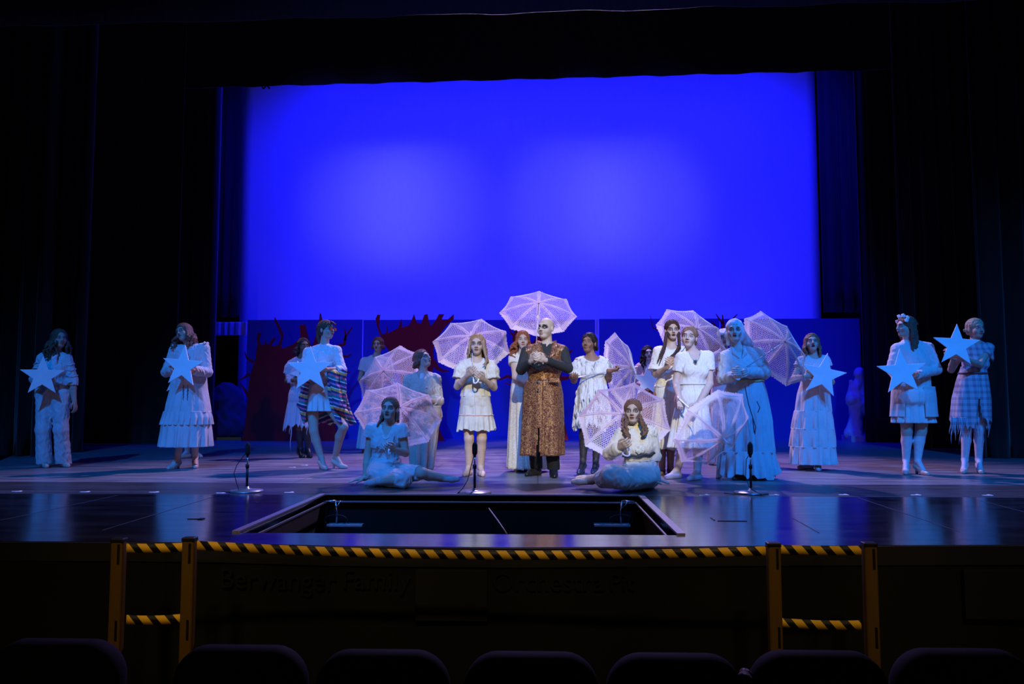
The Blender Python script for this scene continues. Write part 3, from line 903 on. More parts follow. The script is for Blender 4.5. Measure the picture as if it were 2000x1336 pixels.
# ---- things glimpsed at the left between curtain and flats
o = drape('hanging_cloth', xs(414, 17.6), xs(484, 17.6), 17.6, at(445, 655, 17.6)[2], at(445, 629, 17.6)[2], 5, 0.03, cloth((0.6, 0.6, 0.75), 0.1), 'pale gathered strip of cloth left of the blue flats', seed=12)
o['category'] = 'cloth'
a = at(447, 855, 16.4)
fl = Fld(0.03)
fl.add(ell((a[0], 16.22, 0.58), (0.42, 0.28, 0.60)), k=.1); fl.add(ell((a[0]+0.05, 16.22, 0.25), (0.46, 0.30, 0.3)), k=.2); fl.plane((0, 0, 0.088), (0, 0, -1))
P, Q = fl.mesh(wr=(0.02, 14, 2))
tag(fast_obj('covered_piano', P, Q, cloth((0.03, 0.03, 0.12), 0.3), None, (a[0], 16.22, 0.07)), 'bulky object under a dark blue cover behind the left curtain', 'covered prop')
b1 = at(447, 851, 15.95)
tag(bev(MB().box((b1[0]-0.05, 16.25, 0.03), (0.66, 0.74, 0.06)).build('wooden_platform', plain('amber_wood', (0.35, 0.16, 0.03), 0.6)), 0.004), 'low wooden platform edge under the covered prop at the left', 'platform')

# ---- statue by the right curtain
a = flo(1672, 857); a = at(1674, 857, 15.9); a[2] = 0
fl = Fld(0.02)
S = lambda px, py, dy=0: at(px, py, 15.9+dy)
fl.add(cap(S(1669, 845), S(1672, 800), 0.16, 0.10), k=.05).add(cap(S(1672, 800), S(1668, 780), 0.12, 0.16), k=.08)
fl.add(cap(S(1668, 780), S(1676, 748), 0.14, 0.10), k=.06).add(ell(S(1678, 730), (0.10, 0.11, 0.13)), k=.04).add(cap(S(1664, 770), S(1662, 745), 0.06, 0.04), k=.04)
fl.add(cap(S(1690, 790), S(1695, 750), 0.2, 0.12), k=.1).add(cap(S(1662, 835), S(1655, 848), 0.07, 0.08), k=.05)
P, Q = fl.mesh(wr=(0.012, 25, 3))
st = fast_obj('statue', P, Q, plain('weathered_stone', (0.55, 0.55, 0.60), 0.8), None, a)
tag(st, 'pale stone statue half hidden behind the right curtain', 'statue')
MB().box((a[0]+0.1, 15.9, 0.06), (0.62, 0.5, 0.12)).build('plinth', plain('weathered_stone', (0.55, 0.55, 0.60), 0.8), st, a)
st.location = a

# ---- white spike marks on the deck
M_TAPE = plain('white_tape', (0.8, 0.8, 0.85), 0.6)
marks = [(33, 960, 'white tape mark on the stage floor nearest the left edge of the picture'), (166, 961, 'white tape mark on the deck seam below the denim performer'), (301, 961.5, 'white tape mark on the seam below the tiered dress'),
         (432, 963, 'white tape mark just left of the left microphone'), (565, 962, 'white tape mark between left microphone and trap'), (930, 966, 'white tape mark right of the middle microphone base'),
         (1376, 967, 'white tape mark between the trap and the right microphone'), (1512, 967, 'white tape mark just right of the right microphone'), (1648, 966.5, 'white tape mark below the long white dress with the star'),
         (1789, 967, 'white tape mark below the performer with the flower tiara'), (1929, 967.5, 'white tape mark nearest the right edge of the picture'),
         (571, 913, 'small white tape mark near the feet of the striped shawl performer'), (595, 909, 'small pinkish tape mark beside the heels of the striped shawl performer'), (1230, 886, 'small white tape mark far upstage right of the bald performer')]
for px, py, lab in marks:
    p = flo(px, py); m = MB(); m.box(p+V(0, 0, .001), (0.085, 0.022, 0.002)); m.box(p+V(0.02, 0, .003), (0.02, 0.07, 0.002))
    tag(m.build('spike_mark', M_TAPE, None, p), lab, 'tape mark', 'white spike marks')
o = MB(); p = flo(1430, 1018); q = flo(1400, 1014)
o = MB().box(p+V(0, 0, .002), (0.20, 0.008, 0.004)); o.box(flo(1392, 1014)+V(0, 0, .002), (0.01, 0.12, 0.004))
tag(o.build('floor_hatch', M_DARK), 'faint black hatch outline in the deck right of the trap', 'floor hatch')
tag(MB().box(flo(393, 1014)+V(0, 0, .003), (0.035, 0.05, 0.006)).box(flo(380, 1014)+V(0, 0, .002), (0.10, 0.008, 0.004)).build('floor_hatch', M_DARK), 'small black socket cover in the deck left of the trap', 'floor hatch')

# ---- low microphones
def micstand(px, py, topy, lab, cable):
    b0 = flo(px, py); Y = b0[1]; tz = at(px, topy, Y)[2]
    root = empty('microphone_stand', b0, lab, 'microphone', 'low stage microphones'); og = b0
    MB().lathe([(0.145, 0), (0.148, 0.008), (0.14, 0.018), (0.06, 0.028), (0.022, 0.034), (0.018, 0.05)], b0, 36).build('base', plain('satin_metal', (0.28, 0.29, 0.32), 0.35, 0.7), root, og, True)
    MB().tube([b0+V(0, 0, .03), b0+V(0, 0, tz*0.52)], 0.011, 12).build('lower_pole', M_DARK, root, og, True)
    MB().tube([b0+V(0, 0, tz*0.48), b0+V(0, 0, tz*0.56)], 0.016, 12).build('clutch', M_DARK, root, og, True)
    MB().tube([b0+V(0, 0, tz*0.5), b0+V(0, 0, tz*0.74)], 0.007, 10).build('upper_pole', plain('chrome_metal', (0.6, 0.62, 0.66), 0.25, 0.9), root, og, True)
    MB().tube([b0+V(0, 0, tz*0.70), b0+V(0, 0, tz*0.80)], [0.010, 0.016], 12).build('clip', M_DARK, root, og, True)
    t = np.linspace(0, 1, 9)
    MB().tube([b0+V(0, 0, tz*(0.745+0.255*q)) for q in t], [0.014, 0.022, 0.0235, 0.024, 0.024, 0.024, 0.023, 0.018, 0.007], 16).build('foam_windscreen', plain('black_foam', (0.012, 0.012, 0.014), 0.95, 0, 0.8, 400), root, og, True)
    MB().tube([b0 + V(*c) for c in cable], 0.0035, 8).build('cable', M_DARK, root, og, True)
    return root
micstand(482, 961, 864, 'leftmost low microphone on a round base, cable looping to its left', [(0, 0, .36), (-.03, 0, .33), (-.09, -.02, .24), (-.105, -.04, .17), (-.07, -.06, .08), (-.045, -.07, .02), (-.05, -.1, .008), (-.2, -.06, .006)])
micstand(927, 964, 863, 'middle low microphone on a round base before the girl in puffed sleeves', [(0, 0, .36), (-.03, 0, .25), (-.06, -.02, .12), (-.10, -.05, .05), (-.145, -.05, .008), (-.16, -.12, .004)])
micstand(1467, 964, 863, 'rightmost low microphone on a round base before the headscarf performer', [(0, 0, .36), (-.035, 0, .3), (-.05, -.02, .15), (-.03, -.06, .06), (.01, -.08, .03), (.05, -.16, .006), (-.16, -.1, .006), (-.24, -.02, .004)])
# ============================================================ people
HB = 0.005     # body grid (front people)
def Rz(a): a = math.radians(a); c, s = math.cos(a), math.sin(a); return np.array([[c,-s,0],[s,c,0],[0,0,1]])
def Ry(a): a = math.radians(a); c, s = math.cos(a), math.sin(a); return np.array([[c,0,s],[0,1,0],[-s,0,c]])
def Rx(a): a = math.radians(a); c, s = math.cos(a), math.sin(a); return np.array([[1,0,0],[0,c,-s],[0,s,c]])

def head_prims(C, R, s, fat=1.0, mouth=0.0):
    def P(*c): return C + R @ (V(*c)*s)
    def L(c, r): return ell(P(*c), V(*r)*s, R)
    a = [(L((0, .018, .030), (.074, .092, .080)), 0), (L((0, -.018, -.025), (.060*fat, .068, .082)), .02),
         (L((0, -.045, -.088), (.034*fat, .036, .028)), .025),
         (L((.034*fat, -.050, -.034), (.026, .026, .028)), .02), (L((-.034*fat, -.050, -.034), (.026, .026, .028)), .02),
         (L((0, -.071, .028), (.048, .018, .013)), .015)]
    cut = [L((sx*.033, -.098, .001), (.019, .017, .012)) for sx in (-1, 1)]
    b = [(L((sx*.032, -.070, .001), (.014, .014, .0115)), .004) for sx in (-1, 1)]
    b += [(cap(P(0, -.083, .014), P(0, -.104, -.026), .0075*s, .0105*s), .010),
          (L((.011, -.093, -.033), (.0085, .010, .007)), .006), (L((-.011, -.093, -.033), (.0085, .010, .007)), .006),
          (L((0, -.086, -.055), (.022, .011, .0065)), .006), (L((0, -.084, -.067), (.018, .011, .0065)), .006),
          (L((.075, .012, -.010), (.009, .018, .030)), .006), (L((-.075, .012, -.010), (.009, .018, .030)), .006)]
    return a, cut, b

def hand_prims(W, d, n, side, curl=0.6, spread=0.05, s=1.0, thumb=0.5):
    """W wrist, d direction of the fingers, n direction the palm faces, side=+1 thumb towards d x n"""
    d = nrm(d); n = nrm(n - d*np.dot(n, d)); u = np.cross(d, n)*side
    out = []
    R = np.stack([d, u, n], 1)
    out.append((ell(W + d*.045*s, V(.050, .040, .016)*s, R), .012))
    out.append((cap(W - d*.01, W + d*.03*s, .024*s, .022*s), .015))
    lens = [.070, .079, .074, .058]
    for i in range(4):
        o = (1.5-i)*.0195*s
        p = W + d*.082*s + u*o
        out.append((cap(W + d*.040*s + u*o*.8, p, .0105*s, .0098*s), .006))
        a = spread*(1.5-i); dd = nrm(d + u*a); ang = 0.15 + curl*0.35
        q = p
        for k, fr in enumerate((.44, .31, .25)):
            v_ = dd*math.cos(ang) + n*math.sin(ang)
            q2 = q + v_*lens[i]*fr*s
            out.append((cap(q, q2, (.0092-.0007*k)*s, (.0086-.0008*k)*s), .003)); q = q2
            ang += curl*(0.95 if k == 0 else 0.7)
    p = W + d*.018*s + u*.024*s
    v1 = nrm(d*.65 + u*.75 + n*.25*thumb*2); q = p + v1*.040*s
    out.append((cap(p, q, .0140*s, .0108*s), .008))
    v2 = nrm(d*.9 + u*(.35-.7*thumb) + n*.6*thumb); q2 = q + v2*.030*s
    out.append((cap(q, q2, .0105*s, .0095*s), .003))
    v3 = nrm(d*.9 + u*(.1-.8*thumb) + n*.6*thumb)
    out.append((cap(q2, q2 + v3*.024*s, .0095*s, .0078*s), .003))
    return out

class Person:
    def __init__(s, label, foot=None, Y=None, h=HB, skin=(.62, .50, .45), legc=None, build=1.0, face=None, hs=1.0,
                 bust=True, **J):
        s.label = label
        s.J = J; s.h = h
        s.Y = Y if Y else flo(*foot)[1]
        s.b = build; s.skin = skin; s.legc = legc; s.hs = hs; s.bust = bust
        s.base = None
        g = lambda k: s.pt(J[k]) if k in J else None
        s.head = g('head'); s.neck = g('neck')
        s.sA, s.sB, s.eA, s.eB, s.wA, s.wB = [g(k) for k in ('sA', 'sB', 'eA', 'eB', 'wA', 'wB')]
        s.pel = g('pel')
        hw = .085*build
        ax = nrm((s.sB - s.sA)*V(1, 1, 0))
        s.hA = g('hA') if 'hA' in J else s.pel - ax*hw + V(0, 0, -.03)
        s.hB = g('hB') if 'hB' in J else s.pel + ax*hw + V(0, 0, -.03)
        s.kA, s.kB = g('kA'), g('kB')
        hl = J.get('heel', 0.0); s.heel = hl
        s.feet = {}
        for q in 'AB':
            f = J.get('f'+q)
            if f is None: continue
            if len(f) == 3:       # px, py of the sole under the middle of the foot, toe angle
                M = flo(f[0], f[1]); a = math.radians(f[2]); fd = V(math.sin(a), -math.cos(a), 0)
                an = M - fd*.055 + V(0, 0, .082 + hl)
                s.feet[q] = dict(an=an, heel=M - fd*.075 + V(0, 0, .030+hl), ball=M + fd*.060 + V(0, 0, .026), toe=M + fd*.115 + V(0, 0, .020), fd=fd, M=M)
            else:                 # ankle point, toe point (both px, py, dy)
                an = s.pt(f[:3]); toe = s.pt(f[3:]); fd = nrm(toe-an)
                s.feet[q] = dict(an=an, heel=an - fd*.03 + V(0, 0, -.0), ball=an + (toe-an)*.65, toe=toe, fd=fd, M=an)
        fm = [v['M'] for v in s.feet.values()]
        s.base = J['base'] if 'base' in J else (sum(fm)/len(fm) if fm else V(s.pel[0], s.Y, 0))
        if not isinstance(s.base, np.ndarray): s.base = V(*s.base)
        s.base = V(s.base[0], s.base[1], 0)
        s.R = Ry(J.get('roll', 0)) @ Rz(J.get('yaw', 0)) @ Rx(-J.get('pitch', 0))
        s.face = face or {}
        s.make()
    def pt(s, j):
        p = at(j[0], j[1], s.Y + (j[2] if len(j) > 2 else 0)); return p
    def hp(s, *c): return s.head + s.R @ (V(*c)*s.hs)
    def torso(s):
        S = (s.sA + s.sB)/2; up = nrm(S - s.pel); side = nrm((s.sB-s.sA) - up*np.dot(s.sB-s.sA, up)); bk = -np.cross(side, up)
        R = np.stack([side, -np.cross(side, up)*1.0, up], 1)   # columns: side, back, up
        R = np.stack([side, np.cross(up, side), up], 1)
        s.TR = R; s.up = up; s.side = side; s.back = np.cross(up, side)
        L = np.linalg.norm(S - s.pel); sw = np.linalg.norm(s.sB-s.sA)/2; b = s.b
        P = lambda x, y, z: s.pel + side*x + s.back*y + up*z
        s.TP = P; s.TL = L; s.sw = sw
        pr = [(ell(P(0, 0, .72*L), (sw*.90, .108*b, .30*L), R), 0), (ell(P(0, .0, .42*L), (.122*b, .092*b, .26*L), R), .04),
              (ell(P(0, .01, .06*L), (.150*b, .112*b, .15), R), .05),
              (ell(P(0, .035, -.02), (.142*b, .098*b, .11), R), .04),
              (cap(s.neck + V(0, 0, -.01), s.sA + V(0, 0, -.004), .044, .040), .03), (cap(s.neck + V(0, 0, -.01), s.sB + V(0, 0, -.004), .044, .040), .03),
              (cap(P(-sw*.5, 0, .9*L), P(sw*.5, 0, .9*L), .068, .068), .04)]
        if s.bust:
            for q in (-1, 1): pr.append((ell(P(q*.066*b, -.062*b, .66*L), (.055*b, .050*b, .055*b), R), .03))
        return pr
    def arm(s, q, part='both'):
        S, e, w = (s.sA, s.eA, s.wA) if q == 'A' else (s.sB, s.eB, s.wB)
        b = s.b ** .6
        up = [(cap(S, e, .046*b, .037*b), .03)]
        lo = [(cap(e, e*.62+w*.38, .038*b, .037*b), .012), (cap(e*.62+w*.38, w, .037*b, .024*b), .012)]
        return {'up': up, 'lo': lo, 'both': up+lo}[part]
    def leg(s, q):
        H, K = (s.hA, s.kA) if q == 'A' else (s.hB, s.kB)
        f = s.feet[q]; an = f['an']; b = s.b ** .7
        cb = nrm(np.cross(np.cross(K-an, f['fd']), K-an))  # towards toe
        cf = K*.66 + an*.34 - cb*.018
        return [(cap(H, K, .083*b, .052*b), .04), (cap(K, cf, .050*b, .052*b), .02), (cap(cf, an, .050*b, .031), .02), (cap(K, an, .044*b, .030), .02)]
    def foot(s, q):
        f = s.feet[q]
        return [(cap(f['an'], f['heel'], .031, .030), .012), (cap(f['heel'], f['ball'], .030, .030), .012), (cap(f['an'] + f['fd']*.02, f['ball'], .030, .024), .015), (cap(f['ball'], f['toe'], .028, .018), .01)]
    def make(s):
        F = Fld(s.h); J = s.J
        for p, k in s.torso(): F.add(p, 0, k)
        for q in 'AB':
            for p, k in s.arm(q): F.add(p, 0, k)
            if q in s.feet:
                for p, k in s.leg(q) + s.foot(q): F.add(p, 0, k)
        F.add(cap(s.neck + V(0, .01, -.02), s.hp(0, .022, -.06), .056*s.b**.5, .048*s.b**.5), 0, .03)
        a, cu, b = head_prims(s.head, s.R, s.hs, J.get('fat', 1.0))
        for p, k in a: F.add(p, 0, k)
        for p in cu: F.cut(p, 0, .006)
        for p, k in b: F.add(p, 0, k)
        for q in 'AB':
            W, e = (s.wA, s.eA) if q == 'A' else (s.wB, s.eB)
            hd = J.get('hand'+q, {})
            d = V(*hd['d']) if 'd' in hd else (W - e)*(V(1, 0, 1) if J.get('flat') else V(1, 1, 1))
            n = V(*hd['n']) if 'n' in hd else V(0, 1, 0)
            for p, k in hand_prims(W, d, n, hd.get('side', 1 if q == 'A' else -1), hd.get('curl', .8), hd.get('spread', .05), hd.get('s', 1.0), hd.get('thumb', .5)): F.add(p, 0, k)
        P, Q = F.mesh()
        hpv = ((P - s.head) @ s.R)/s.hs
        C = np.tile(np.array(s.skin), (len(P), 1))
        if s.legc:
            m = np.zeros(len(P), bool)
            for q in s.feet:
                H, K, an = (s.hA, s.kA, s.feet[q]['an']) if q == 'A' else (s.hB, s.kB, s.feet[q]['an'])
                zt = J.get('sock')
                for a_, b_, r in ((H, K, .13), (K, an, .09), (an, s.feet[q]['toe'], .07)):
                    ba = b_-a_; t = np.clip(((P-a_) @ ba)/(ba@ba), 0, 1)
                    dd = np.linalg.norm(P - a_ - t[:, None]*ba, axis=1) < r
                    if zt: dd &= P[:, 2] < zt
                    m |= dd
            if s.J.get('handsafe', True):
                for W in (s.wA, s.wB): m &= np.linalg.norm(P-W, axis=1) > .16
            C[m] = s.legc
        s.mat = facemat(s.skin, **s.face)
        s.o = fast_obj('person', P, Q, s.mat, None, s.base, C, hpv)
        tag(s.o, s.label, 'person')
    # ---- garments
    def sdf(s, name, mat, F, wr=None):
        P, Q = F.mesh(wr)
        return fast_obj(name, P, Q, mat, s.o, s.base)
    def top(s, mat, e=.012, sleeve='none', bottom=None, scoop=.075, vneck=0.0, name='bodice', wr=(.006, 45, 1), h=.0075, collar=None, sleeves_split=False, wide=0.0, strap=True, cuff=.0):
        F = Fld(h)
        for p, k in s.torso(): F.add(p, e, k)
        if sleeve == 'none':
            for S in (s.sA, s.sB): F.add(ell(S, (.05, .05, .05)), e, .02)
        for q in 'AB':
            S, el_, w = (s.sA, s.eA, s.wA) if q == 'A' else (s.sB, s.eB, s.wB); b = s.b**.6
            ua = nrm(el_ - S)
            if sleeve == 'cap': F.add(cap(S, S + ua*.08, .054*b, .060*b, True), e, .02)
            if sleeve == 'short': F.add(cap(S, S + ua*.15, .052*b, .053*b, True), e, .02)
            if sleeve == 'puff': F.add(ell(S + ua*.075, (.074, .074, .074)), e*.6, .02); F.add(cap(S+ua*.1, S + ua*.165, .058, .066, True), e, .01)
            if sleeve == 'bell': F.add(cap(S, S + ua*.12, .055*b, .060*b), e, .02); F.add(cap(S+ua*.1, S + ua*.22, .058*b, .088*b, True), e, .01)
            if sleeve in ('long', 'loose', 'elbow'):
                x = .005 if sleeve == 'loose' else .0
                F.add(cap(S, el_, (.046+x)*b, (.042+x)*b), min(e, .012), .03)
                if sleeve != 'elbow':
                    F.add(cap(el_, el_ + (w-el_)*.95, (.042+x*1.6)*b, (.031+x*1.2)*b, True), min(e, .012), .015)
                    if sleeve == 'loose': F.add(ell(el_*.35+w*.65, (.044, .044, .044)), min(e, .012), .03)
                else: F.add(cap(el_, el_*.6+w*.4, .044*b, .042*b, True), e, .015)
        if bottom is not None: F.plane(at(1000, bottom, s.Y)*V(0, 0, 1), (0, 0, -1))
        # neckline
        if collar is None:
            F.cut(ell(s.neck + V(0, -.03, .035) + s.back*(-.02), (scoop + wide, .13, scoop)), 0, .006)
        else: F.cut(ell(s.neck + V(0, -.01, .075), (.085, .085, .055)), 0, .006)
        if vneck:
            F.cut(cap(s.neck + V(0, -.05, .02), s.neck + V(0, -.13, -vneck), .066, .012), 0, .006)
        return s.sdf(name, mat, F, (wr[0]*.5, wr[1]*1.9, wr[2]) if wr else None)
    def shoes(s, mat, heel=None, strap=None, name='shoe', high=False):
        for q, f in s.feet.items():
            F = Fld(.005)
            for p, k in s.foot(q)[1:2] + s.foot(q)[3:]: F.add(p, .007, k)
            F.add(cap(f['heel']+V(0, 0, .012), f['heel'], .028, .03), .006, .01)
            hl = s.heel
            if high: F.add(cap(f['an']+V(0, 0, .05), f['heel'], .036, .036, False), .008, .02); F.add(cap(f['an'], f['ball'], .034, .026), .007, .02)
            else:
                F.cut(cap(f['an'] + f['fd']*.03 + V(0, 0, .03), f['ball'] + V(0, 0, .045), .034, .028), 0, .006)
            F.plane((0, 0, .002), (0, 0, -1))
            o = s.sdf(name, mat, F)
            if hl > .02:
                hb = f['heel']; mb = MB().tube([V(hb[0], hb[1], hb[2]), V(hb[0], hb[1], .001)], [.022, .013], 10)
                mb.build('heel', mat, o, s.base, True)
            if strap:
                a = f['an']; t = np.linspace(0, 2*PI, 17)
                MB().tube([a + V(.036*math.cos(x), .036*math.sin(x), .01+.008*math.sin(x)) for x in t], .0045, 6, False).build('ankle_strap', mat, o, s.base, True)
    def hair(s, color, falls=(), cap_=True, extra=(), h=.005, part=0.0, lift=.007, front=.062, low=-.03, seed=0, band=None, fine=.0052):
        """falls: list of (angle0, angle1, n, length m, wave, push) around the head: 0 front, 90 picture right, 180 back"""
        F = Fld(h); C, R, hs = s.head, s.R, s.hs
        if cap_:
            F.add(ell(s.hp(0, .022, .034), V(.0785, .0955, .0835)*hs, R), lift*.4, .01)
            F.add(ell(s.hp(0, .05, -.02), V(.074, .066, .075)*hs, R), lift*.3, .02)
            # opening for the face
            F.cut(ell(s.hp(0, -.100, -.035), V(.0655, .095, front + .052)*hs, R), 0, .01)
            F.plane(s.hp(0, 0, low-.05), -(R @ V(0, -.15, 1)) )
        rnd = random.Random(seed)
        G = Fld(h)
        if cap_:
            for i in range(15):
                y0 = -.052 + .0105*i
                for sg in (-1, 1):
                    pts = []
                    for k in range(6):
                        t = k/5; ph = t*1.75 + .06
                        yy = y0*(1-.15*t) + .055*t*(1 if y0 > -.03 else .55) + .004*math.sin(i*3+k)
                        q = max(.15, 1-((yy-.022)/.104)**2)**.5
                        pts.append(s.hp(part + sg*.0815*q*math.sin(ph), yy, .034 + (.0845*q+lift*.2)*math.cos(ph)))
                    for k in range(5):
                        if pts[k+1] is not None: G.add(cap(pts[k], pts[k+1], fine*hs, fine*hs), lift*.12, .003)
        for (a0, a1, n, L, wv, push) in falls:
            for i in range(n):
                a = math.radians(a0 + (a1-a0)*(i+.5)/n + rnd.uniform(-4, 4))
                l = L*rnd.uniform(.86, 1.06)
                ca, sa = -math.cos(a), math.sin(a)
                p0 = s.hp(.035*sa, .015+.05*ca, .100)
                p1 = s.hp(.078*sa, .018+.088*ca, .045)
                p2 = s.hp(.083*sa, .022+.088*ca, -.02)
                wd = R @ V(sa, ca, 0); wd = nrm(wd*V(1, 1, 0))
                pts = [p0, p1, p2]; m = 7; ph = rnd.uniform(0, 6)
                for k in range(1, m+1):
                    t = k/m
                    q = p2 + V(0, 0, -l*t) + wd*(push*math.sin(min(1, t*1.6)*PI/2) + .010*math.sin(ph+t*9)*wv) + V(math.cos(ph+t*11), math.sin(ph*2+t*9), 0)*.010*wv
                    pts.append(q)
                for k in range(len(pts)-1):
                    t0, t1 = k/(len(pts)-1), (k+1)/(len(pts)-1)
                    r0 = .011*(1-.45*t0) + .003; r1 = .011*(1-.45*t1) + .003
                    if k == 0: r0 = .010
                    G.add(cap(pts[k], pts[k+1], r0*hs*1.05, r1*hs*1.05), 0, .007)
        for (pts, r0, r1) in extra:
            pts = [np.asarray(p, float) for p in pts]
            for k in range(len(pts)-1):
                t0, t1 = k/(len(pts)-1), (k+1)/(len(pts)-1)
                G.add(cap(pts[k], pts[k+1], r0+(r1-r0)*t0, r0+(r1-r0)*t1), 0, .006)
        F.ops += G.ops
        return s.sdf('hair', hairmat(color), F, (.0015, 180, seed))
    def skirt(s, st, mat, name='skirt', n=14, amp=.02, depth=.78, rag=0.0, yoff=0.0, seed=0, gap=None, thick=.004, minr=0.0, ragn=60, slit=None, kink=0.0, mindep=.10, taper=1.0):
        """st: stations (py, xA, xB[, amp scale]) read on the photograph"""
        rnd = random.Random(seed); st = sorted(st); NT = 40; NA = max(96, n*10)
        ys = [q[0] for q in st]
        z_of = lambda py: at(1000, py, s.Y)[2]
        rr = np.array([rnd.uniform(-1, 1) for _ in range(ragn)]); ph = rnd.uniform(0, 6)
        v = []; uv = []
        g0, g1 = (gap if gap else (0, 0))
        for i in range(NT+1):
            t = i/NT; py = ys[0] + (ys[-1]-ys[0])*t
            xa = np.interp(py, ys, [q[1] for q in st]); xb = np.interp(py, ys, [q[2] for q in st])
            c = at((xa+xb)/2, py, s.Y + yoff); rx = (xb-xa)/2/ppm(s.Y)
            gz = math.exp(-((c[2]-s.pel[2])/.13)**4)
            rx = max(rx, gz*(.150*s.b+.012)); ry = max(rx*depth, mindep, gz*(.128*s.b+.012))
            for j in range(NA+1):
                th = 2*PI*j/NA
                if gap: th = math.radians(g0) + (2*PI - math.radians(g0) - math.radians(g1))*j/NA
                a = amp*t**taper
                fold = a*(math.sin(n*th+ph+.6*math.sin(3*th)) + .35*math.sin(2.3*n*th+ph*2+t*2)) + kink*math.sin(5*th+t*14)*t
                dx, dy = math.sin(th), -math.cos(th)
                x = c[0] + dx*max(rx + fold - a*.6, gz*(.150*s.b+.014)); y = c[1] + dy*max(ry + fold - a*.6, gz*(.128*s.b+.014))
                z = c[2]
                if rag:
                    k = th/(2*PI)*ragn; k0 = int(k) % ragn; k1 = (k0+1) % ragn; fr = k-int(k)
                    r = rr[k0]*(1-fr)+rr[k1]*fr
                    z -= rag*r*t**4 + rag*.5*math.sin(th*3+ph)*t**3
                v.append(V(x, y, z)); uv.append((th*max(rx, .05), z))
        f = []
        cut = None
        for i in range(NT):
            for j in range(NA):
                if slit:
                    th = 2*PI*(j+.5)/NA; t = i/NT
                    sk = False
                    for (c0, t0, wmax) in slit:
                        d = abs((math.degrees(th)-c0+180) % 360 - 180)
                        if t > t0 and d < wmax*(t-t0)/(1-t0): sk = True
                    if sk: continue
                k = i*(NA+1)+j; f.append((k, k+NA+1, k+NA+2, k+1))
        o = mesh_obj(name, v, f, mat, s.o, s.base, uv=uv); solid(o, thick)
        return o
    def trousers(s, mat, e=.02, flare=.03, name='trousers', top_py=None, wr=(.007, 40, 2), bottom=.03):
        F = Fld(.0075)
        for p, k in s.torso()[1:4]: F.add(p, e*.9, k)
        for q in 'AB':
            H, K = (s.hA, s.kA) if q == 'A' else (s.hB, s.kB); an = s.feet[q]['an']; b = s.b**.7
            F.add(cap(H, K, .085*b, .060*b), e, .05); F.add(cap(K, V(an[0], an[1], bottom), .060*b, .050+flare, False), e, .03)
        F.plane((0, 0, bottom), (0, 0, -1))
        if top_py: F.plane(at(1000, top_py, s.Y)*V(0, 0, 1), (0, 0, 1))
        if top_py: F.plane(at(1000, top_py, s.Y)*V(0, 0, 1), (0, 0, 1))
        return s.sdf(name, mat, F, (wr[0]*.5, wr[1]*1.6, wr[2]))
    def strands(s, pts, r, mat, name, n=8):
        return MB().tube(pts, r, n).build(name, mat, s.o, s.base, True)

def strip_of(pts, r): return pts

# ------------------------------------------------------------ props
M_STAR = plain('white_star_board', (0.78, 0.79, 0.82), 0.55, 0.0, 0.0, 8)
M_STAR2 = plain('star_board_edge', (0.80, 0.80, 0.80), 0.6)
def star(px, py, Rpx, rot, Y, lab, yaw=0, pitch=0, squash=1.0):
    c = at(px, py, Y); R = Rpx/ppm(Y); Rm = Rz(yaw) @ Rx(-pitch)
    v = []
    for z in (-.009, .009):
        for k in range(10):
            a = math.radians(90 - rot - 36*k); r = R if k % 2 == 0 else R*.40
            v.append(c + Rm @ V(r*math.cos(a)*squash, z, r*math.sin(a)))
        v.append(c + Rm @ V(0, z, 0))
    f = []
    for k in range(10):
        f.append((10, k, (k+1) % 10)); f.append((21, 11+(k+1) % 10, 11+k)); f.append((k, 11+k, 11+(k+1) % 10, (k+1) % 10))
    o = mesh_obj('star', v, f, M_STAR, None, c, smooth=False); bev(o, .002, 1)
    return tag(o, lab, 'star', 'white wooden stars')

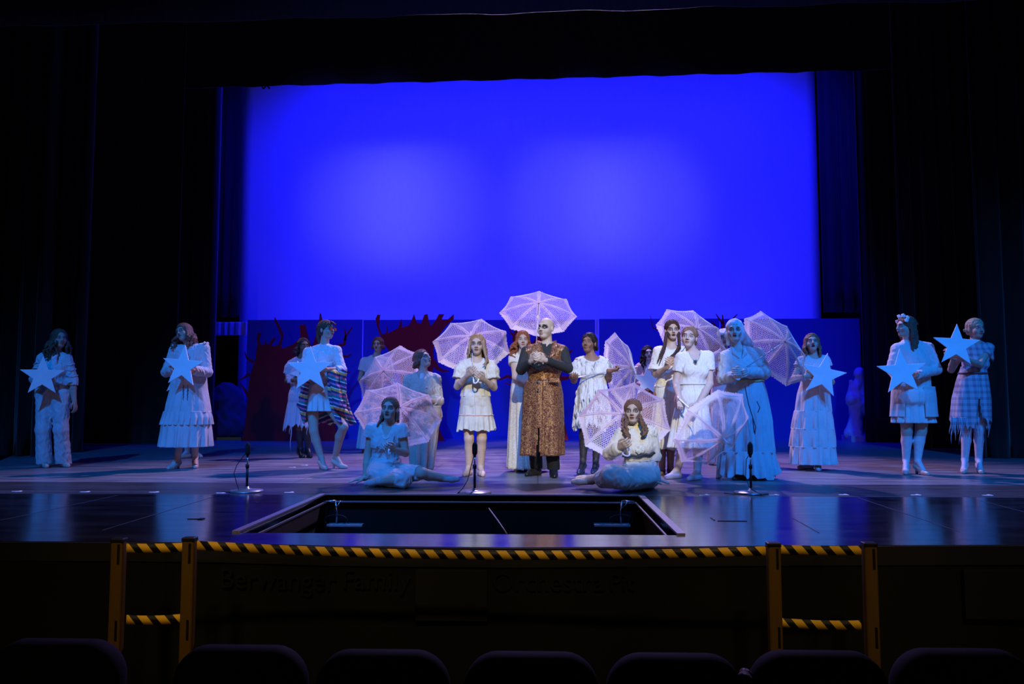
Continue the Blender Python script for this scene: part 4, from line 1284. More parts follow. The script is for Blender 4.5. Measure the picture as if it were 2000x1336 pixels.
M_LACE = lacemat('white_lace', 0.14)
M_LACE_DENSE = lacemat('dense_white_lace', 0.42, True, 0.55)
M_LACE_SHEER = lacemat('sheer_lace', 0.07, False, 0.22)
M_RIB = plain('grey_rib_metal', (0.50, 0.50, 0.55), 0.4, 0.3)
M_HANDLE = plain('white_handle', (0.80, 0.82, 0.86), 0.35)
def parasol(hub, end, Yh, lab, R=.42, dome=.155, mat=None, front=False, L=.66, Yend=None, nribs=8, spin=0.0, hook=None, droop=1.0, ysgn=1):
    """hub: pixel where the ribs meet, end: pixel of the grip, Yh: depth of the grip"""
    mat = mat or M_LACE
    e = at(end[0], end[1], Yh)
    best = None
    for dy in np.linspace(-.64, .64, 257):
        h_ = at(hub[0], hub[1], Yh + dy)
        er = abs(np.linalg.norm(h_-e) - L)
        if dy*ysgn < 0: er += 1
        if best is None or er < best[0]: best = (er, h_)
    h_ = best[1]; n = nrm(h_-e)
    x = nrm(np.cross(n, V(0, 1, 0.01)) if abs(n[1]) < .95 else V(1, 0, 0)); y = np.cross(n, x)
    Rm = np.stack([x, y, n], 1)
    root = empty('parasol', e, lab, 'parasol', 'white lace parasols')
    Wd = lambda p: h_ + Rm @ np.asarray(p, float)
    prof = lambda t: -dome*(t**1.75)*droop          # drop below the hub at radius t*R
    NR, NA = 16, 10
    v, uv, de, f = [], [], [], []
    rnd = random.Random(int(hub[0]))
    for k in range(nribs):
        a0, a1 = 2*PI*k/nribs + spin, 2*PI*(k+1)/nribs + spin
        i0 = len(v)
        for i in range(NR+1):
            t = i/NR
            p0 = V(math.cos(a0)*R*t, math.sin(a0)*R*t, prof(t)); p1 = V(math.cos(a1)*R*t, math.sin(a1)*R*t, prof(t))
            for j in range(NA+1):
                q = j/NA; p = p0*(1-q) + p1*q
                sag = 4*q*(1-q)*t
                p = p*V(1+.015*sag, 1+.015*sag, 1) ; p[2] += -.010*sag
                if i == NR: p = p*V(1-.05*sag, 1-.05*sag, 1)
                v.append(Wd(p)); w_ = np.linalg.norm(p1-p0)
                uv.append(((q-.5)*w_ + k*.13, R*t))
                dist = min(q, 1-q)*w_
                band = 1 if dist < .016 else max(0, 1-(dist-.016)/.008)
                edge_ = 1 if (1-t)*R < .028 else 0
                de.append(max(band*.95, edge_, 1 if t < .07 else 0))
        for i in range(NR):
            for j in range(NA):
                a = i0 + i*(NA+1)+j; f.append((a, a+NA+1, a+NA+2, a+1))
    cn = mesh_obj('canopy', v, f, mat, root, e, uv=uv, dense=de)
    # ruffle
    v, f, uv, de = [], [], [], []; N = nribs*36
    for j in range(N+1):
        a = 2*PI*j/N; kk = (a*nribs/(2*PI)) % 1; sag = 4*kk*(1-kk)
        c = math.cos(PI/nribs)/math.cos((kk-.5)*2*PI/nribs)
        r = R*c*(1+.015*sag)*(1-.05*sag); z = prof(1)*(1) - .010*sag
        wv = .0035*math.sin(j*2.4+math.sin(j*.37)*3) + rnd.uniform(-.0025, .0025)
        aa = a + spin
        v.append(Wd((r*math.cos(aa)*.99, r*math.sin(aa)*.99, z+.003))); v.append(Wd(((r+.012+.5*wv)*math.cos(aa), (r+.012+.5*wv)*math.sin(aa), z-.006+wv))); v.append(Wd(((r+.022+wv)*math.cos(aa), (r+.022+wv)*math.sin(aa), z-.014-wv)))
        uv += [(a*R, 0), (a*R, .01), (a*R, .02)]; de += [1, .9, .8]
    for j in range(N):
        for q in range(2): f.append((3*j+q, 3*j+q+1, 3*j+q+4, 3*j+q+3))
    mesh_obj('ruffle', v, f, mat, cn, e, uv=uv, dense=de)
    for k in range(nribs):
        a = 2*PI*k/nribs + spin
        pts = [Wd((math.cos(a)*R*t, math.sin(a)*R*t, prof(t)-.006)) for t in np.linspace(0, 1, 7)]
        rb = MB().tube(pts, .0019, 6).build('rib', M_RIB, root, e, True)
        MB().tube([Wd((0, 0, -dome*1.25)), Wd((math.cos(a)*R*.5, math.sin(a)*R*.5, prof(.5)-.008))], .0016, 6).build('stretcher', M_RIB, rb, e, True)
    MB().tube([Wd((0, 0, .045)), Wd((0, 0, .0)), e + n*.04], [.004, .0055, .0055], 8).build('shaft', M_RIB, root, e, True)
    MB().tube([Wd((0, 0, .085)), Wd((0, 0, .04)), Wd((0, 0, .0))], [.004, .007, .010], 8).build('ferrule', M_HANDLE, root, e, True)
    MB().tube([Wd((0, 0, -dome*1.25+.015)), Wd((0, 0, -dome*1.25-.025))], .010, 8).build('runner', M_HANDLE, root, e, True)
    # crook
    hx = V(*hook) if hook else V(1, 0, 0); hx = nrm(hx - n*np.dot(hx, n)); r = .032
    pts = [e + n*.10, e + n*.04, e - n*.03]
    pts += [e - n*.03 + hx*r*(1-math.cos(t)) - n*r*math.sin(t) for t in np.linspace(.3, PI*1.05, 9)]
    MB().tube(pts, .0085, 10).build('crook_handle', M_HANDLE, root, e, True)
    return root, Wd
# ============================================================ the cast, each placed where the photograph has them
IV = (0.60, 0.575, 0.49); WH = (0.60, 0.60, 0.61)
PALE = (.47, .36, .29); FAIR = (.42, .29, .23); BROWN = (.27, .15, .10); DARKS = (.16, .09, .06)
NUDE = plain('beige_shoe_leather', (.55, .42, .36), .35)
BLK = plain('black_shoe_leather', (.015, .015, .017), .3)
C_IV = cloth(IV, .35); C_WH = cloth(WH, .25); C_GREY = cloth((.55, .54, .53), .4)
C_DENIM = cloth((.50, .52, .56), .55, dcol=(.28, .29, .33), wrink=.8)
HL = .006
fdn = dict(socket=.7, contour=.5)

# 1 ---- denim performer
p = Person('person in a torn pale denim jacket and jeans, star held low, leftmost', flat=1, foot=(106, 913), h=HL, skin=FAIR, build=1.15, hs=1.0, bust=True,
    head=(116, 661, 0), yaw=50, neck=(108, 688, .03), sA=(84, 700, -.02), sB=(130, 702, .05), eA=(69, 741, .0), wA=(80, 741, -.20), eB=(141, 743, .06), wB=(145, 783, .02),
    pel=(103, 764, .02), hA=(89, 772), hB=(119, 772), kA=(84, 838, -.03), kB=(119, 838, 0), fA=(88, 913, 40), fB=(127, 912, 48), fat=1.12,
    handB=dict(n=(-1, 0, 0), curl=.5), face=dict(socket=.5, contour=.15, openm=0))
p.trousers(C_DENIM, .016, .024, wr=(.008, 38, 2), bottom=.035)
p.top(C_DENIM, .020, 'loose', bottom=752, collar=True, wr=(.010, 42, 3), name='denim_jacket')
F = Fld(.006); F.add(cap(p.TP(.03, -.118, .42), p.TP(.035, -.122, .12), .032, .036), 0, .01)
p.sdf('shirt', cloth((.62, .63, .70), .5, .5), F, (.006, 60, 4))
for q, (a, b_) in enumerate(((p.sA, p.eA), (p.sB, p.eB))):
    for t in (.25, .5, .8):
        c = a*(1-t)+b_*t; pts = [c + V(math.cos(x)*.07, math.sin(x)*.07-.005, .012*math.sin(3*x+q)) for x in np.linspace(0, 2*PI, 18)]
        p.strands(pts, [.008+.004*math.sin(k*2.1) for k in range(18)], C_DENIM, 'frayed_edge')
p.hair((.10, .055, .035), [(60, 300, 22, .24, 1.6, .05), (40, 70, 4, .20, 1.5, .02), (290, 325, 5, .24, 1.6, .03)], seed=1)
p.shoes(NUDE)
star(83, 735, 41, 0, p.Y-.30, 'white star held low by the person in the denim jacket', yaw=32)

# 2 ---- tiered dress
p = Person('person with tilted head in a long tiered dress with puffed sleeves', flat=1, foot=(362, 916), h=HL, skin=FAIR, legc=(.62, .42, .36), build=1.0,
    head=(359, 650, -.02), yaw=-12, pitch=12, roll=-20, neck=(371, 678, 0), sA=(342, 683, 0), sB=(399, 680, 0), eA=(325, 727, -.02), wA=(344, 719, -.24), eB=(405, 727, -.02), wB=(377, 724, -.26),
    pel=(370, 768), kA=(352, 842), kB=(380, 842), fA=(341, 916, -8), fB=(381, 914, 25), heel=.04, face=dict(socket=.4, contour=.1))
C = cloth((.52, .50, .52), .3)
p.top(C, .016, 'loose', bottom=780, collar=True, wr=(.007, 45, 5))
for S, sg in ((p.sA, -1), (p.sB, 1)):
    pts = [S + V(sg*.01 + .02*math.cos(x), .065*math.sin(x), .055+.012*math.sin(6*x)) for x in np.linspace(-1.5, 1.5, 14)]
    p.strands(pts, .013, C, 'shoulder_ruffle')
for e_, w_ in ((p.eA, p.wA), (p.eB, p.wB)):
    F = Fld(.006); F.add(ell(e_*.55+w_*.45, (.068, .085, .062)), 0, .02); p.sdf('puffed_sleeve', C, F, (.009, 60, 2))
p.skirt([(735, 335, 403), (760, 333, 405), (790, 325, 410), (806, 322, 412)], C, n=9, amp=.006, seed=2)
p.skirt([(803, 321, 411), (815, 318, 414), (829, 314, 415)], C, 'ruffle_tier', n=24, amp=.014, seed=3)
p.skirt([(825, 317, 411), (845, 315, 413), (872, 311, 414)], C, 'lower_tier', n=16, amp=.018, seed=4)
pl = [at(322 + (412-322)*t, 805 + 1.5*math.sin(t*40), p.Y - .27*math.sin(PI*t)-.02) for t in np.linspace(0, 1, 30)]
M_LACEY = plain('dark_lace_trim', (.12, .11, .16), .8)
for x0 in (367, 362):
    pts = [at(x0 + .9*math.sin(k*1.7), 690 + k*2.4, p.Y - .155-.02*math.sin(k/9)) for k in range(13)]
    p.strands(pts, .005, M_LACEY, 'lace_placket')
for x0 in (358, 366):
    pts = [at(x0 + .9*math.sin(k*2.3), 752 + k*2.6, p.Y - .185) for k in range(13)]
    p.strands(pts, .005, M_LACEY, 'lace_placket')
p.hair((.15, .07, .05), [(45, 175, 18, .17, 1.3, .045), (185, 318, 18, .19, 1.3, .045)], seed=2, lift=.022, front=.055)
# glasses
M_WIRE = plain('thin_dark_frame', (.03, .03, .04), .4, .5)
for sg in (-1, 1):
    p.strands([p.hp(sg*.033 + .021*math.cos(t), -.098, -.004 + .019*math.sin(t)) for t in np.linspace(0, 2*PI, 15)], .0016, M_WIRE, 'glasses')
p.shoes(NUDE)
star(357, 716, 43, 5, p.Y-.325, 'white star clasped to the chest of the person in the tiered dress', yaw=0)
# hidden performer behind
p = Person('person almost wholly hidden behind the tiered dress, only the shoes and a star tip showing', flat=1, foot=(372, 896), h=.008, skin=FAIR, legc=(.45, .40, .45),
    head=(366, 690, 0), neck=(367, 712), sA=(345, 718), sB=(389, 718), eA=(338, 750), wA=(347, 745, -.2), eB=(396, 750), wB=(384, 745, -.2), pel=(367, 785), kA=(362, 842), kB=(376, 842), fA=(360, 895, -20), fB=(385, 894, 50))
p.top(C_GREY, .012, 'short', bottom=790, h=.009)
p.skirt([(770, 347, 387), (850, 340, 396)], C_GREY, n=10, amp=.01)
p.hair((.08, .05, .04), [(70, 290, 14, .15, .5, .01)], seed=9, h=.007)
p.shoes(NUDE)
star(352, 737, 38, 8, p.Y-.25, 'star peeping out low behind the tiered dress, one tip showing')

# 3 ---- orange glasses
p = Person('person in orange glasses with short white skirt and striped shawl', flat=1, foot=(645, 916), h=HB, skin=PALE, build=1.0,
    head=(638, 644, 0), yaw=62, pitch=3, neck=(633, 677, .02), sA=(602, 688, .02), sB=(657, 685, -.02), eA=(594, 727, -.05), wA=(612, 728, -.25), eB=(668, 723, -.08), wB=(636, 722, -.26),
    pel=(624, 776), hA=(609, 786), hB=(641, 786), kA=(613, 842, -.05), kB=(671, 834, -.12), fA=(630, 917, 35), fB=(661, 915, 62), heel=.055,
    face=dict(socket=.35, contour=.35, openm=0, lips=(.25, .06, .07)))
CB = cloth((.62, .62, .64), .25, .6)
p.top(CB, .014, 'elbow', bottom=755, collar=True, wr=(.008, 42, 7), name='blouse')
p.skirt([(750, 602, 647), (765, 600, 652), (803, 591, 664)], C_WH, n=13, amp=.014, seed=5)
def stripem():
    m, b = new_mat('striped_shawl_fabric', .75)
    u, v_, _ = sep(coords('UV'))
    t = E.m('FRACT', (v_ + u*.25) / .21)
    n = E.nt.nodes.new('ShaderNodeValToRGB'); E.nt.links.new(t.s, n.inputs[0]); r = n.color_ramp; r.interpolation = 'CONSTANT'
    cols = [(0, (.02, .05, .16)), (.16, (.75, .65, .60)), (.22, (.02, .18, .20)), (.36, (.70, .12, .22)), (.46, (.03, .05, .15)), (.58, (.75, .42, .10)), (.72, (.80, .75, .70)), (.77, (.02, .06, .14)), (.90, (.55, .20, .45))]
    r.elements[0].position = 0; r.elements[0].color = (*cols[0][1], 1); r.elements[1].position = cols[1][0]; r.elements[1].color = (*cols[1][1], 1)
    for po, c in cols[2:]: e_ = r.elements.new(po); e_.color = (*c, 1)
    link(n.outputs[0], b.inputs['Base Color']); return m
M_STRIPE = stripem()
p.skirt([(716, 604, 662), (740, 596, 668), (770, 587, 676), (800, 590, 684), (826, 596, 696)], M_STRIPE, 'shawl', n=7, amp=.03, seed=6, gap=(22, 72), depth=.72, rag=.03)
for sg, x0, pts in ((1, 0, [(660, 712), (668, 745), (676, 790), (692, 822)]), (1, 1, [(648, 716), (650, 748), (662, 785), (678, 812)])):
    pass
# hanging sleeve ends of the shawl over the forearm
F = Fld(.007); F.add(cap(p.eB+V(0, -.02, -.02), p.pt((648, 735, -.2)), .05, .045), 0, .02); F.add(cap(p.eB+V(0, -.03, -.04), p.pt((671, 800, -.12)), .055, .035), 0, .04); F.add(cap(p.pt((650, 730, -.2)), p.pt((661, 792, -.22)), .045, .06), 0, .05)
F.add(cap(p.pt((661, 792, -.2)), p.pt((683, 815, -.14)), .05, .02), 0, .04)
P_, Q_ = F.mesh((.008, 50, 3))
def stripe_obj():
    m, b = new_mat('striped_shawl_folds', .75); x, y, z = sep(coords())
    t = E.m('FRACT', (z + x*.35) / .21)
    n = E.nt.nodes.new('ShaderNodeValToRGB'); E.nt.links.new(t.s, n.inputs[0]); r = n.color_ramp; r.interpolation = 'CONSTANT'
    cols = [(0, (.02, .05, .16)), (.16, (.75, .65, .60)), (.22, (.02, .18, .20)), (.36, (.70, .12, .22)), (.46, (.03, .05, .15)), (.58, (.75, .42, .10)), (.72, (.80, .75, .70)), (.77, (.02, .06, .14)), (.90, (.55, .20, .45))]
    r.elements[0].color = (*cols[0][1], 1); r.elements[1].position = cols[1][0]; r.elements[1].color = (*cols[1][1], 1)
    for po, c in cols[2:]: e_ = r.elements.new(po); e_.color = (*c, 1)
    link(n.outputs[0], b.inputs['Base Color']); return m
M_ST2 = stripe_obj()
fast_obj('shawl_end', P_, Q_, M_ST2, p.o, p.base)
F = Fld(.007); F.add(cap(p.pt((600, 738, -.2)), p.pt((590, 790, -.16)), .04, .05), 0, .02); F.add(cap(p.pt((590, 790, -.16)), p.pt((594, 822, -.13)), .05, .02), 0, .03)
P_, Q_ = F.mesh((.008, 50, 5)); fast_obj('shawl_end', P_, Q_, M_ST2, p.o, p.base)
pony = [p.hp(0, .10, .04), p.hp(0, .135, .03), p.hp(.0, .145, -.03), p.hp(-.005, .14, -.09), p.hp(.0, .125, -.15), p.hp(.0, .12, -.19)]
p.hair((.09, .045, .03), [], extra=[(pony, .026, .012), ([q + V(.0, .02, 0) for q in pony], .02, .008), ([q + V(.015, 0, .01) for q in pony], .02, .006),
    ([p.hp(.03, -.07, .085), p.hp(.05, -.095, .06), p.hp(.06, -.09, .03)], .012, .006), ([p.hp(-.03, -.07, .085), p.hp(-.05, -.095, .06), p.hp(-.06, -.09, .03)], .012, .006), ([p.hp(.0, -.07, .09), p.hp(.02, -.098, .07), p.hp(.035, -.1, .05)], .012, .006)], seed=3, front=.05)
mg, b_ = new_mat('orange_lens', .15); b_.inputs['Base Color'].default_value = (.7, .12, .02, 1); b_.inputs['Alpha'].default_value = .7
for sg in (-1, 1):
    c = p.hp(sg*.034, -.107, 0)
    fr = p.strands([p.hp(sg*.034 + .023*math.cos(t), -.107, -.004 + .021*math.sin(t)) for t in np.linspace(0, 2*PI, 15)], .002, M_WIRE, 'glasses_frame')
    mb = MB(); mb.v = [p.hp(sg*.034 + .022*math.cos(t), -.108+dz, -.004 + .020*math.sin(t)) for dz in (0, .002) for t in np.linspace(0, 2*PI, 15)[:-1]]
    mb.f = [tuple(range(14)), tuple(range(27, 13, -1))] + [(k, 14+k, 14+(k+1) % 14, (k+1) % 14) for k in range(14)]
    mb.build('lens', mg, fr, p.base)
    p.strands([p.hp(sg*.057, -.104, 0), p.hp(sg*.078, .0, .0)], .0018, M_WIRE, 'temple')
p.shoes(NUDE, strap=True)
star(606, 722, 47, -1, p.Y-.325, 'large white star held by the person in orange glasses', yaw=8)

# 4 ---- behind the glasses
p = Person('dark haired person in ragged dress and boots behind the one in orange glasses', flat=1, foot=(592, 895), h=HL, skin=DARKS, legc=(.03, .03, .05), sock=.40,
    head=(593, 676, 0), yaw=35, neck=(588, 699), sA=(569, 709), sB=(604, 709), eA=(561, 744), wA=(577, 742, -.22), eB=(608, 744), wB=(590, 741, -.22), pel=(586, 775), kA=(585, 838), kB=(599, 838), fA=(588, 894, 30), fB=(603, 894, 30), heel=.04,
    face=dict(socket=.5, contour=.1, nose=0))
C = cloth((.42, .42, .52), .4)
p.top(C, .014, 'puff', bottom=775, scoop=.05, wr=(.008, 50, 2))
for e_, w_ in ((p.eA, p.wA), (p.eB, p.wB)):
    F = Fld(.007); F.add(cap(p.sA*.4+e_*.6 if e_ is p.eA else p.sB*.4+e_*.6, e_*.5+w_*.5, .055, .055), 0, .02); p.sdf('lower_sleeve', C, F, (.009, 60, 2))
p.skirt([(748, 571, 606), (790, 562, 608), (834, 554, 612)], C, n=12, amp=.014, rag=.05, seed=7)
for x0, y1 in ((568, 880), (566, 848), (600, 850), (590, 842)):
    p.strands([at(x0+1.2*math.sin(k), 828+(y1-828)*k/6, p.Y-.15) for k in range(7)], [.010*(1-k/7.5) for k in range(7)], C, 'torn_strip')
p.hair((.02, .015, .02), [(60, 300, 16, .10, 1.5, .02)], seed=4)
p.shoes(BLK, high=True, name='boot')
star(588, 729, 26, -20, p.Y-.262, 'small star half covered by the large star of the person in orange glasses', yaw=-20)

# 5 ---- behind parasol A
p = Person('auburn haired person in a blue-lit short-sleeved dress, standing behind the leftmost parasol', foot=(722, 884), h=HL, skin=FAIR, build=1.05,
    head=(738, 673, 0), yaw=-5, neck=(735, 696), sA=(712, 706), sB=(758, 706), eA=(703, 741), wA=(722, 745, -.2), eB=(765, 741), wB=(748, 745, -.2), pel=(735, 780), kA=(725, 838), kB=(742, 838), fA=(715, 883, -10), fB=(740, 883, 10), face=dict(socket=.6, contour=.4))
C = cloth((.50, .50, .56), .2)
p.top(C, .016, 'short', bottom=790, scoop=.06)
p.skirt([(760, 714, 756), (800, 706, 762), (876, 697, 768)], C, n=10, amp=.02, seed=8)
p.hair((.14, .05, .03), [(40, 320, 20, .04, .4, .012)], seed=5, lift=.016)
p.shoes(NUDE)

# 6 ---- tan shirt
p = Person('person with bobbed hair and a tan button shirt looking up, gripping a parasol handle', foot=(828, 917), h=HB, skin=PALE, build=1.08, 
    head=(826, 701, 0), yaw=58, pitch=20, neck=(826, 731, .02), sA=(798, 741, 0), sB=(851, 740, 0), eA=(788, 779, -.02), wA=(811, 777, -.25), eB=(857, 783, -.02), wB=(829, 782, -.27),
    pel=(834, 812), hA=(822, 818), hB=(848, 818), kA=(815, 868, -.08), kB=(838, 868, -.08), fA=(818, 912, 10), fB=(840, 912, 20), face=dict(socket=.8, contour=.55, openm=0, shade=(.05, .035, .04)))
C = cloth((.42, .38, .32), .2, .6)
p.top(C, .018, 'elbow', bottom=815, collar=True, wr=(.010, 40, 8), name='shirt', vneck=.05)
F = Fld(.006); F.add(cap(p.neck+V(0, -.055, -.02), p.neck+V(-.005, -.105, -.10), .032, .018), 0, .01); p.sdf('undershirt', C_WH, F)
for k in range(4):
    p.strands([at(833, 757+10*k, p.Y-.145), at(833, 757.8+10*k, p.Y-.152)], .008, C, 'button')
p.skirt([(792, 812, 862), (825, 800, 858), (880, 797, 851), (916, 801, 846)], cloth((.42, .36, .30), .5, dcol=(.2, .17, .2)), n=9, amp=.025, seed=9, depth=1.05, yoff=-.03)
p.hair((.12, .065, .045), [(75, 285, 22, .055, .5, .012), (50, 78, 3, .03, .4, .01)], seed=6, lift=.014, front=.058)
p.shoes(NUDE)
parasol((749, 725), (808, 781), p.Y-.30, 'lace parasol facing us between the auburn haired person and the tan shirt, leftmost', R=.43, ysgn=1, spin=.25, hook=(0, -.4, -1))

# 7 ---- seated left
Y7 = 7.75
p = Person('person seated on the floor in a pale dress with a bead necklace', Y=Y7, h=HB, skin=PALE, build=1.0, 
    head=(761, 799, -.02), yaw=-6, pitch=6, neck=(759, 830, .03), sA=(726, 838, .02), sB=(785, 839, .0), eA=(718, 888, .05), wA=(713, 934, .0), eB=(792, 885, .0), wB=(768, 878, -.22),
    pel=(752, 922, .03), hA=(738, 924, -.02), hB=(766, 924, -.02), kA=(786, 937, -.36), kB=(824, 924, -.22), fA=(738, 940, -.32, 716, 944, -.28), fB=(866, 934, -.10, 893, 936, -.10), base=at(755, 940, Y7),
    handA=dict(d=(-1, -.35, -.12), n=(0, 0, -1), curl=.05, spread=.12), handB=dict(curl=1.2), face=dict(socket=.65, contour=.4, openm=.6))
C7 = cloth((.52, .52, .53), .25)
p.top(C7, .013, 'cap', scoop=.06, vneck=.10, bottom=905, wr=(.007, 50, 1))
F = Fld(.0075)
for pr, k in p.torso()[1:4]: F.add(pr, .02, k)
F.add(cap(p.hA, p.kA, .10, .085), 0, .06); F.add(cap(p.hB, p.kB*.92+p.hB*.08, .10, .075, True), 0, .06)
F.add(ell(p.pt((752, 925, -.12)), (.17, .17, .10)), 0, .05); F.add(cap(p.pt((745, 938, -.25)), p.pt((790, 938, -.30)), .05, .06), 0, .05)
F.plane(at(1000, 894, Y7)*V(0, 0, 1), (0, 0, 1)); F.plane((0, 0, .004), (0, 0, -1))
F.cut(ell(p.pt((772, 945, -.52)), (.17, .10, .065)), 0, .02)
p.sdf('skirt', C7, F, (.005, 60, 6))
pts = [p.TP(.135*math.cos(t), -.02+.115*math.sin(t), .25) for t in np.linspace(0, 2*PI, 25)]
p.strands(pts, .012, C7, 'belt')
for sg in (-1, 1): p.strands([p.TP(.0, -.135, .25), p.TP(sg*.03, -.15, .28), p.TP(sg*.055, -.148, .26), p.TP(sg*.02, -.14, .245), p.TP(sg*.05, -.15, .20)], .008, C7, 'bow')
M_PEARL = plain('pearl_beads', (.75, .73, .68), .3)
for kk, dz in ((0, .30), (1, .20)):
    mb = MB()
    for k in range(30):
        t = PI*k/29; c = p.neck + V(-.052*math.cos(t), -.06-.085*math.sin(t)*(1 if kk == 0 else .9), .02 - dz*.75*math.sin(t)**.8)
        mb.ball(c, .0065, 6)
    mb.build('necklace', M_PEARL, p.o, p.base, True)
p.hair((.17, .09, .06), [(140, 260, 10, .13, .5, .015)], seed=7, extra=[([p.hp(-.07, .02, -.03), p.hp(-.085, .03, -.09), p.hp(-.10, .0, -.13), p.hp(-.11, -.03, -.17)], .02, .008), ([p.hp(.072, .03, -.03), p.hp(.075, .03, -.09), p.hp(.07, .0, -.12)], .02, .010)])
p.shoes(plain('blue_grey_slipper', (.45, .42, .45), .6), name='slipper')
parasol((781, 796), (762, 884), Y7-.27, 'dense lace parasol resting behind the leftmost seated performer', R=.42, mat=M_LACE_DENSE, ysgn=1, hook=(0, -1, -.3), spin=.1, dome=.13)

# 8 ---- girl with puffed sleeves
p = Person('girl with long fair hair in a white puff-sleeved blouse and bloomers', foot=(927, 929), h=HB, skin=PALE, legc=(.60, .42, .30), build=.98, hs=1.02,
    head=(932, 673, -.02), yaw=-2, neck=(931, 704), sA=(904, 712), sB=(959, 712), eA=(893, 755, -.04), wA=(914, 733, -.24), eB=(965, 757, -.04), wB=(944, 741, -.24),
    pel=(928, 782), kA=(916, 856, -.03), kB=(941, 856, -.03), fA=(913, 929, -12), fB=(940, 929, 12), face=dict(socket=.85, contour=.2, openm=.2, shade=(.07, .05, .055)))
p.top(C_IV, .014, 'puff', bottom=770, scoop=.07, wr=(.008, 48, 9), name='blouse')
p.skirt([(745, 906, 953), (760, 902, 956), (774, 899, 959)], C_IV, 'peplum', n=9, amp=.012, seed=10)
p.skirt([(766, 903, 953), (790, 899, 960), (811, 897, 963)], C_IV, 'bloomers', n=7, amp=.01, seed=11)
p.skirt([(809, 897, 962), (825, 894, 966), (840, 892, 968)], C_IV, 'ruffle', n=18, amp=.012, rag=.016, seed=12)
c = at(930, 811, p.Y); r = 33/ppm(p.Y)
p.strands([c + V((r+.004)*math.cos(t), (r*.78+.004)*math.sin(t), .002*math.sin(9*t)) for t in np.linspace(0, 2*PI, 50)], .0045, plain('pink_trim', (.70, .38, .32), .8), 'pink_trim')
p.hair((.30, .21, .13), [(75, 285, 20, .14, .5, .015)], seed=8, front=.056,
    extra=[([p.hp(.07, -.03, .02), p.hp(.082, -.04, -.06), p.pt((950, 700, -.10)), p.pt((948, 716, -.14))], .022, .008), ([p.hp(.075, -.01, .0), p.hp(.085, -.03, -.08), p.pt((953, 705, -.09)), p.pt((944, 712, -.15))], .02, .007),
           ([p.hp(-.075, -.02, .03), p.hp(-.082, -.03, -.04), p.hp(-.078, -.04, -.10)], .014, .008)])
p.shoes(plain('blush_ballet_flat', (.62, .45, .36), .5), name='flat_shoe')
parasol((920, 657), (925, 742), p.Y-.27, 'lace parasol behind the head of the girl in puffed sleeves', R=.42, ysgn=1, spin=.39, hook=(.6, -.5, 0))

# 9 ---- red hair, long ivory dress
p = Person('person with long auburn hair in full-length ivory lace dress behind the bald performer', foot=(1022, 921), h=HB, skin=PALE, build=.9, hs=.93,
    head=(1021, 664, 0), yaw=4, neck=(1022, 689), sA=(1003, 700), sB=(1046, 700), eA=(1006, 737, -.12), wA=(1024, 745, -.22), eB=(1052, 738), wB=(1046, 720, -.10),
    pel=(1022, 770), kA=(1013, 845), kB=(1030, 845), fA=(1012, 920, -10), fB=(1030, 920, 10), face=dict(socket=.2, contour=.0, openm=.1, lips=(.4, .12, .12), big=.9))
def lacedress():
    m, b = new_mat('ivory_lace_cloth', .8); v = coords()
    n1 = voronoi(v, 55); n2 = noise(v, 90, 3)
    link(mixc(sstep(n1*.6+n2*.5, .45, .6)*.35, (.62, .60, .51), (.36, .33, .26)), b.inputs['Base Color']); link(bump(n1, .5, .004), b.inputs['Normal']); return m
M_LD = lacedress()
p.top(M_LD, .012, 'cap', bottom=745, scoop=.075, wr=(.004, 40, 2))
p.skirt([(728, 1002, 1040), (760, 997, 1046), (850, 992, 1060), (915, 990, 1073)], M_LD, n=10, amp=.022, seed=13)
p.hair((.22, .07, .03), [(200, 306, 18, .22, 2.2, .045), (60, 200, 14, .18, 1.8, .01)], seed=9, lift=.012, front=.056)
p.shoes(plain('tan_shoe_leather', (.45, .28, .16), .5))
parasol((1052, 592), (1047, 683), p.Y-.22, 'topmost lace parasol, held above and behind the bald performer', R=.435, ysgn=1, spin=.0, hook=(.3, -1, 0))

# 10 ---- bald performer
p = Person('bald performer with dark eye patches in a long gold and red brocade waistcoat, hands clasped', foot=(1058, 932), h=HB, skin=(.56, .46, .38), build=1.18, hs=1.04, bust=False,
    head=(1066, 641, 0), yaw=-32, pitch=2, neck=(1068, 674, .02), sA=(1028, 687, .0), sB=(1100, 685, .02), eA=(1018, 722, -.06), wA=(1038, 705, -.28), eB=(1109, 719, -.06), wB=(1064, 703, -.30),
    pel=(1060, 780), kA=(1044, 856), kB=(1077, 856), fA=(1042, 929, -38), fB=(1082, 932, 2), fat=1.12,
    face=dict(socket=.97, contour=.0, nose=.12, shade=(.012, .010, .012), lips=(.30, .16, .13), openm=0, brow=(.02, .015, .015), big=1.16, look=-.004))
C_BLKT = plain('dark_jersey', (.030, .034, .036), .85, 0, .2)
p.top(C_BLKT, .008, 'long', bottom=790, collar=True, wr=(.004, 50, 3), name='jersey')
p.trousers(plain('black_trousers', (.012, .012, .014), .8), .012, .004, wr=(.004, 40, 2), bottom=.075)
def brocade():
    m, b = new_mat('gold_brocade', .42, spec=.5)
    v = coords(); n0 = noise(v, 7, 2)
    d1 = voronoi(mapping(v, (1, 1, .75)), 26); d2 = voronoi(mapping(v, (1, 1, .8)), 70); n1 = noise(v, 55, 3, .6, 1.2)
    n9 = noise(v, 38, 4, .65, 1.8)
    swirl = E.m('FRACT', d1*2.4 + n9*2.6)
    red = sstep(E.m('ABSOLUTE', swirl - 0.5), .17, .24)
    c = mixc(red, (.42, .22, .07), (.10, .022, .020))
    c = mixc(sstep(n1, .58, .66)*.8, c, (.70, .45, .16))
    c = mixc(sstep(d2, .22, .12)*.7, c, (.05, .02, .03))
    link(c, b.inputs['Base Color']); link((1.0 - red)*.45, b.inputs['Metallic']); link(bump(n1, .5, .004), b.inputs['Normal']); return m
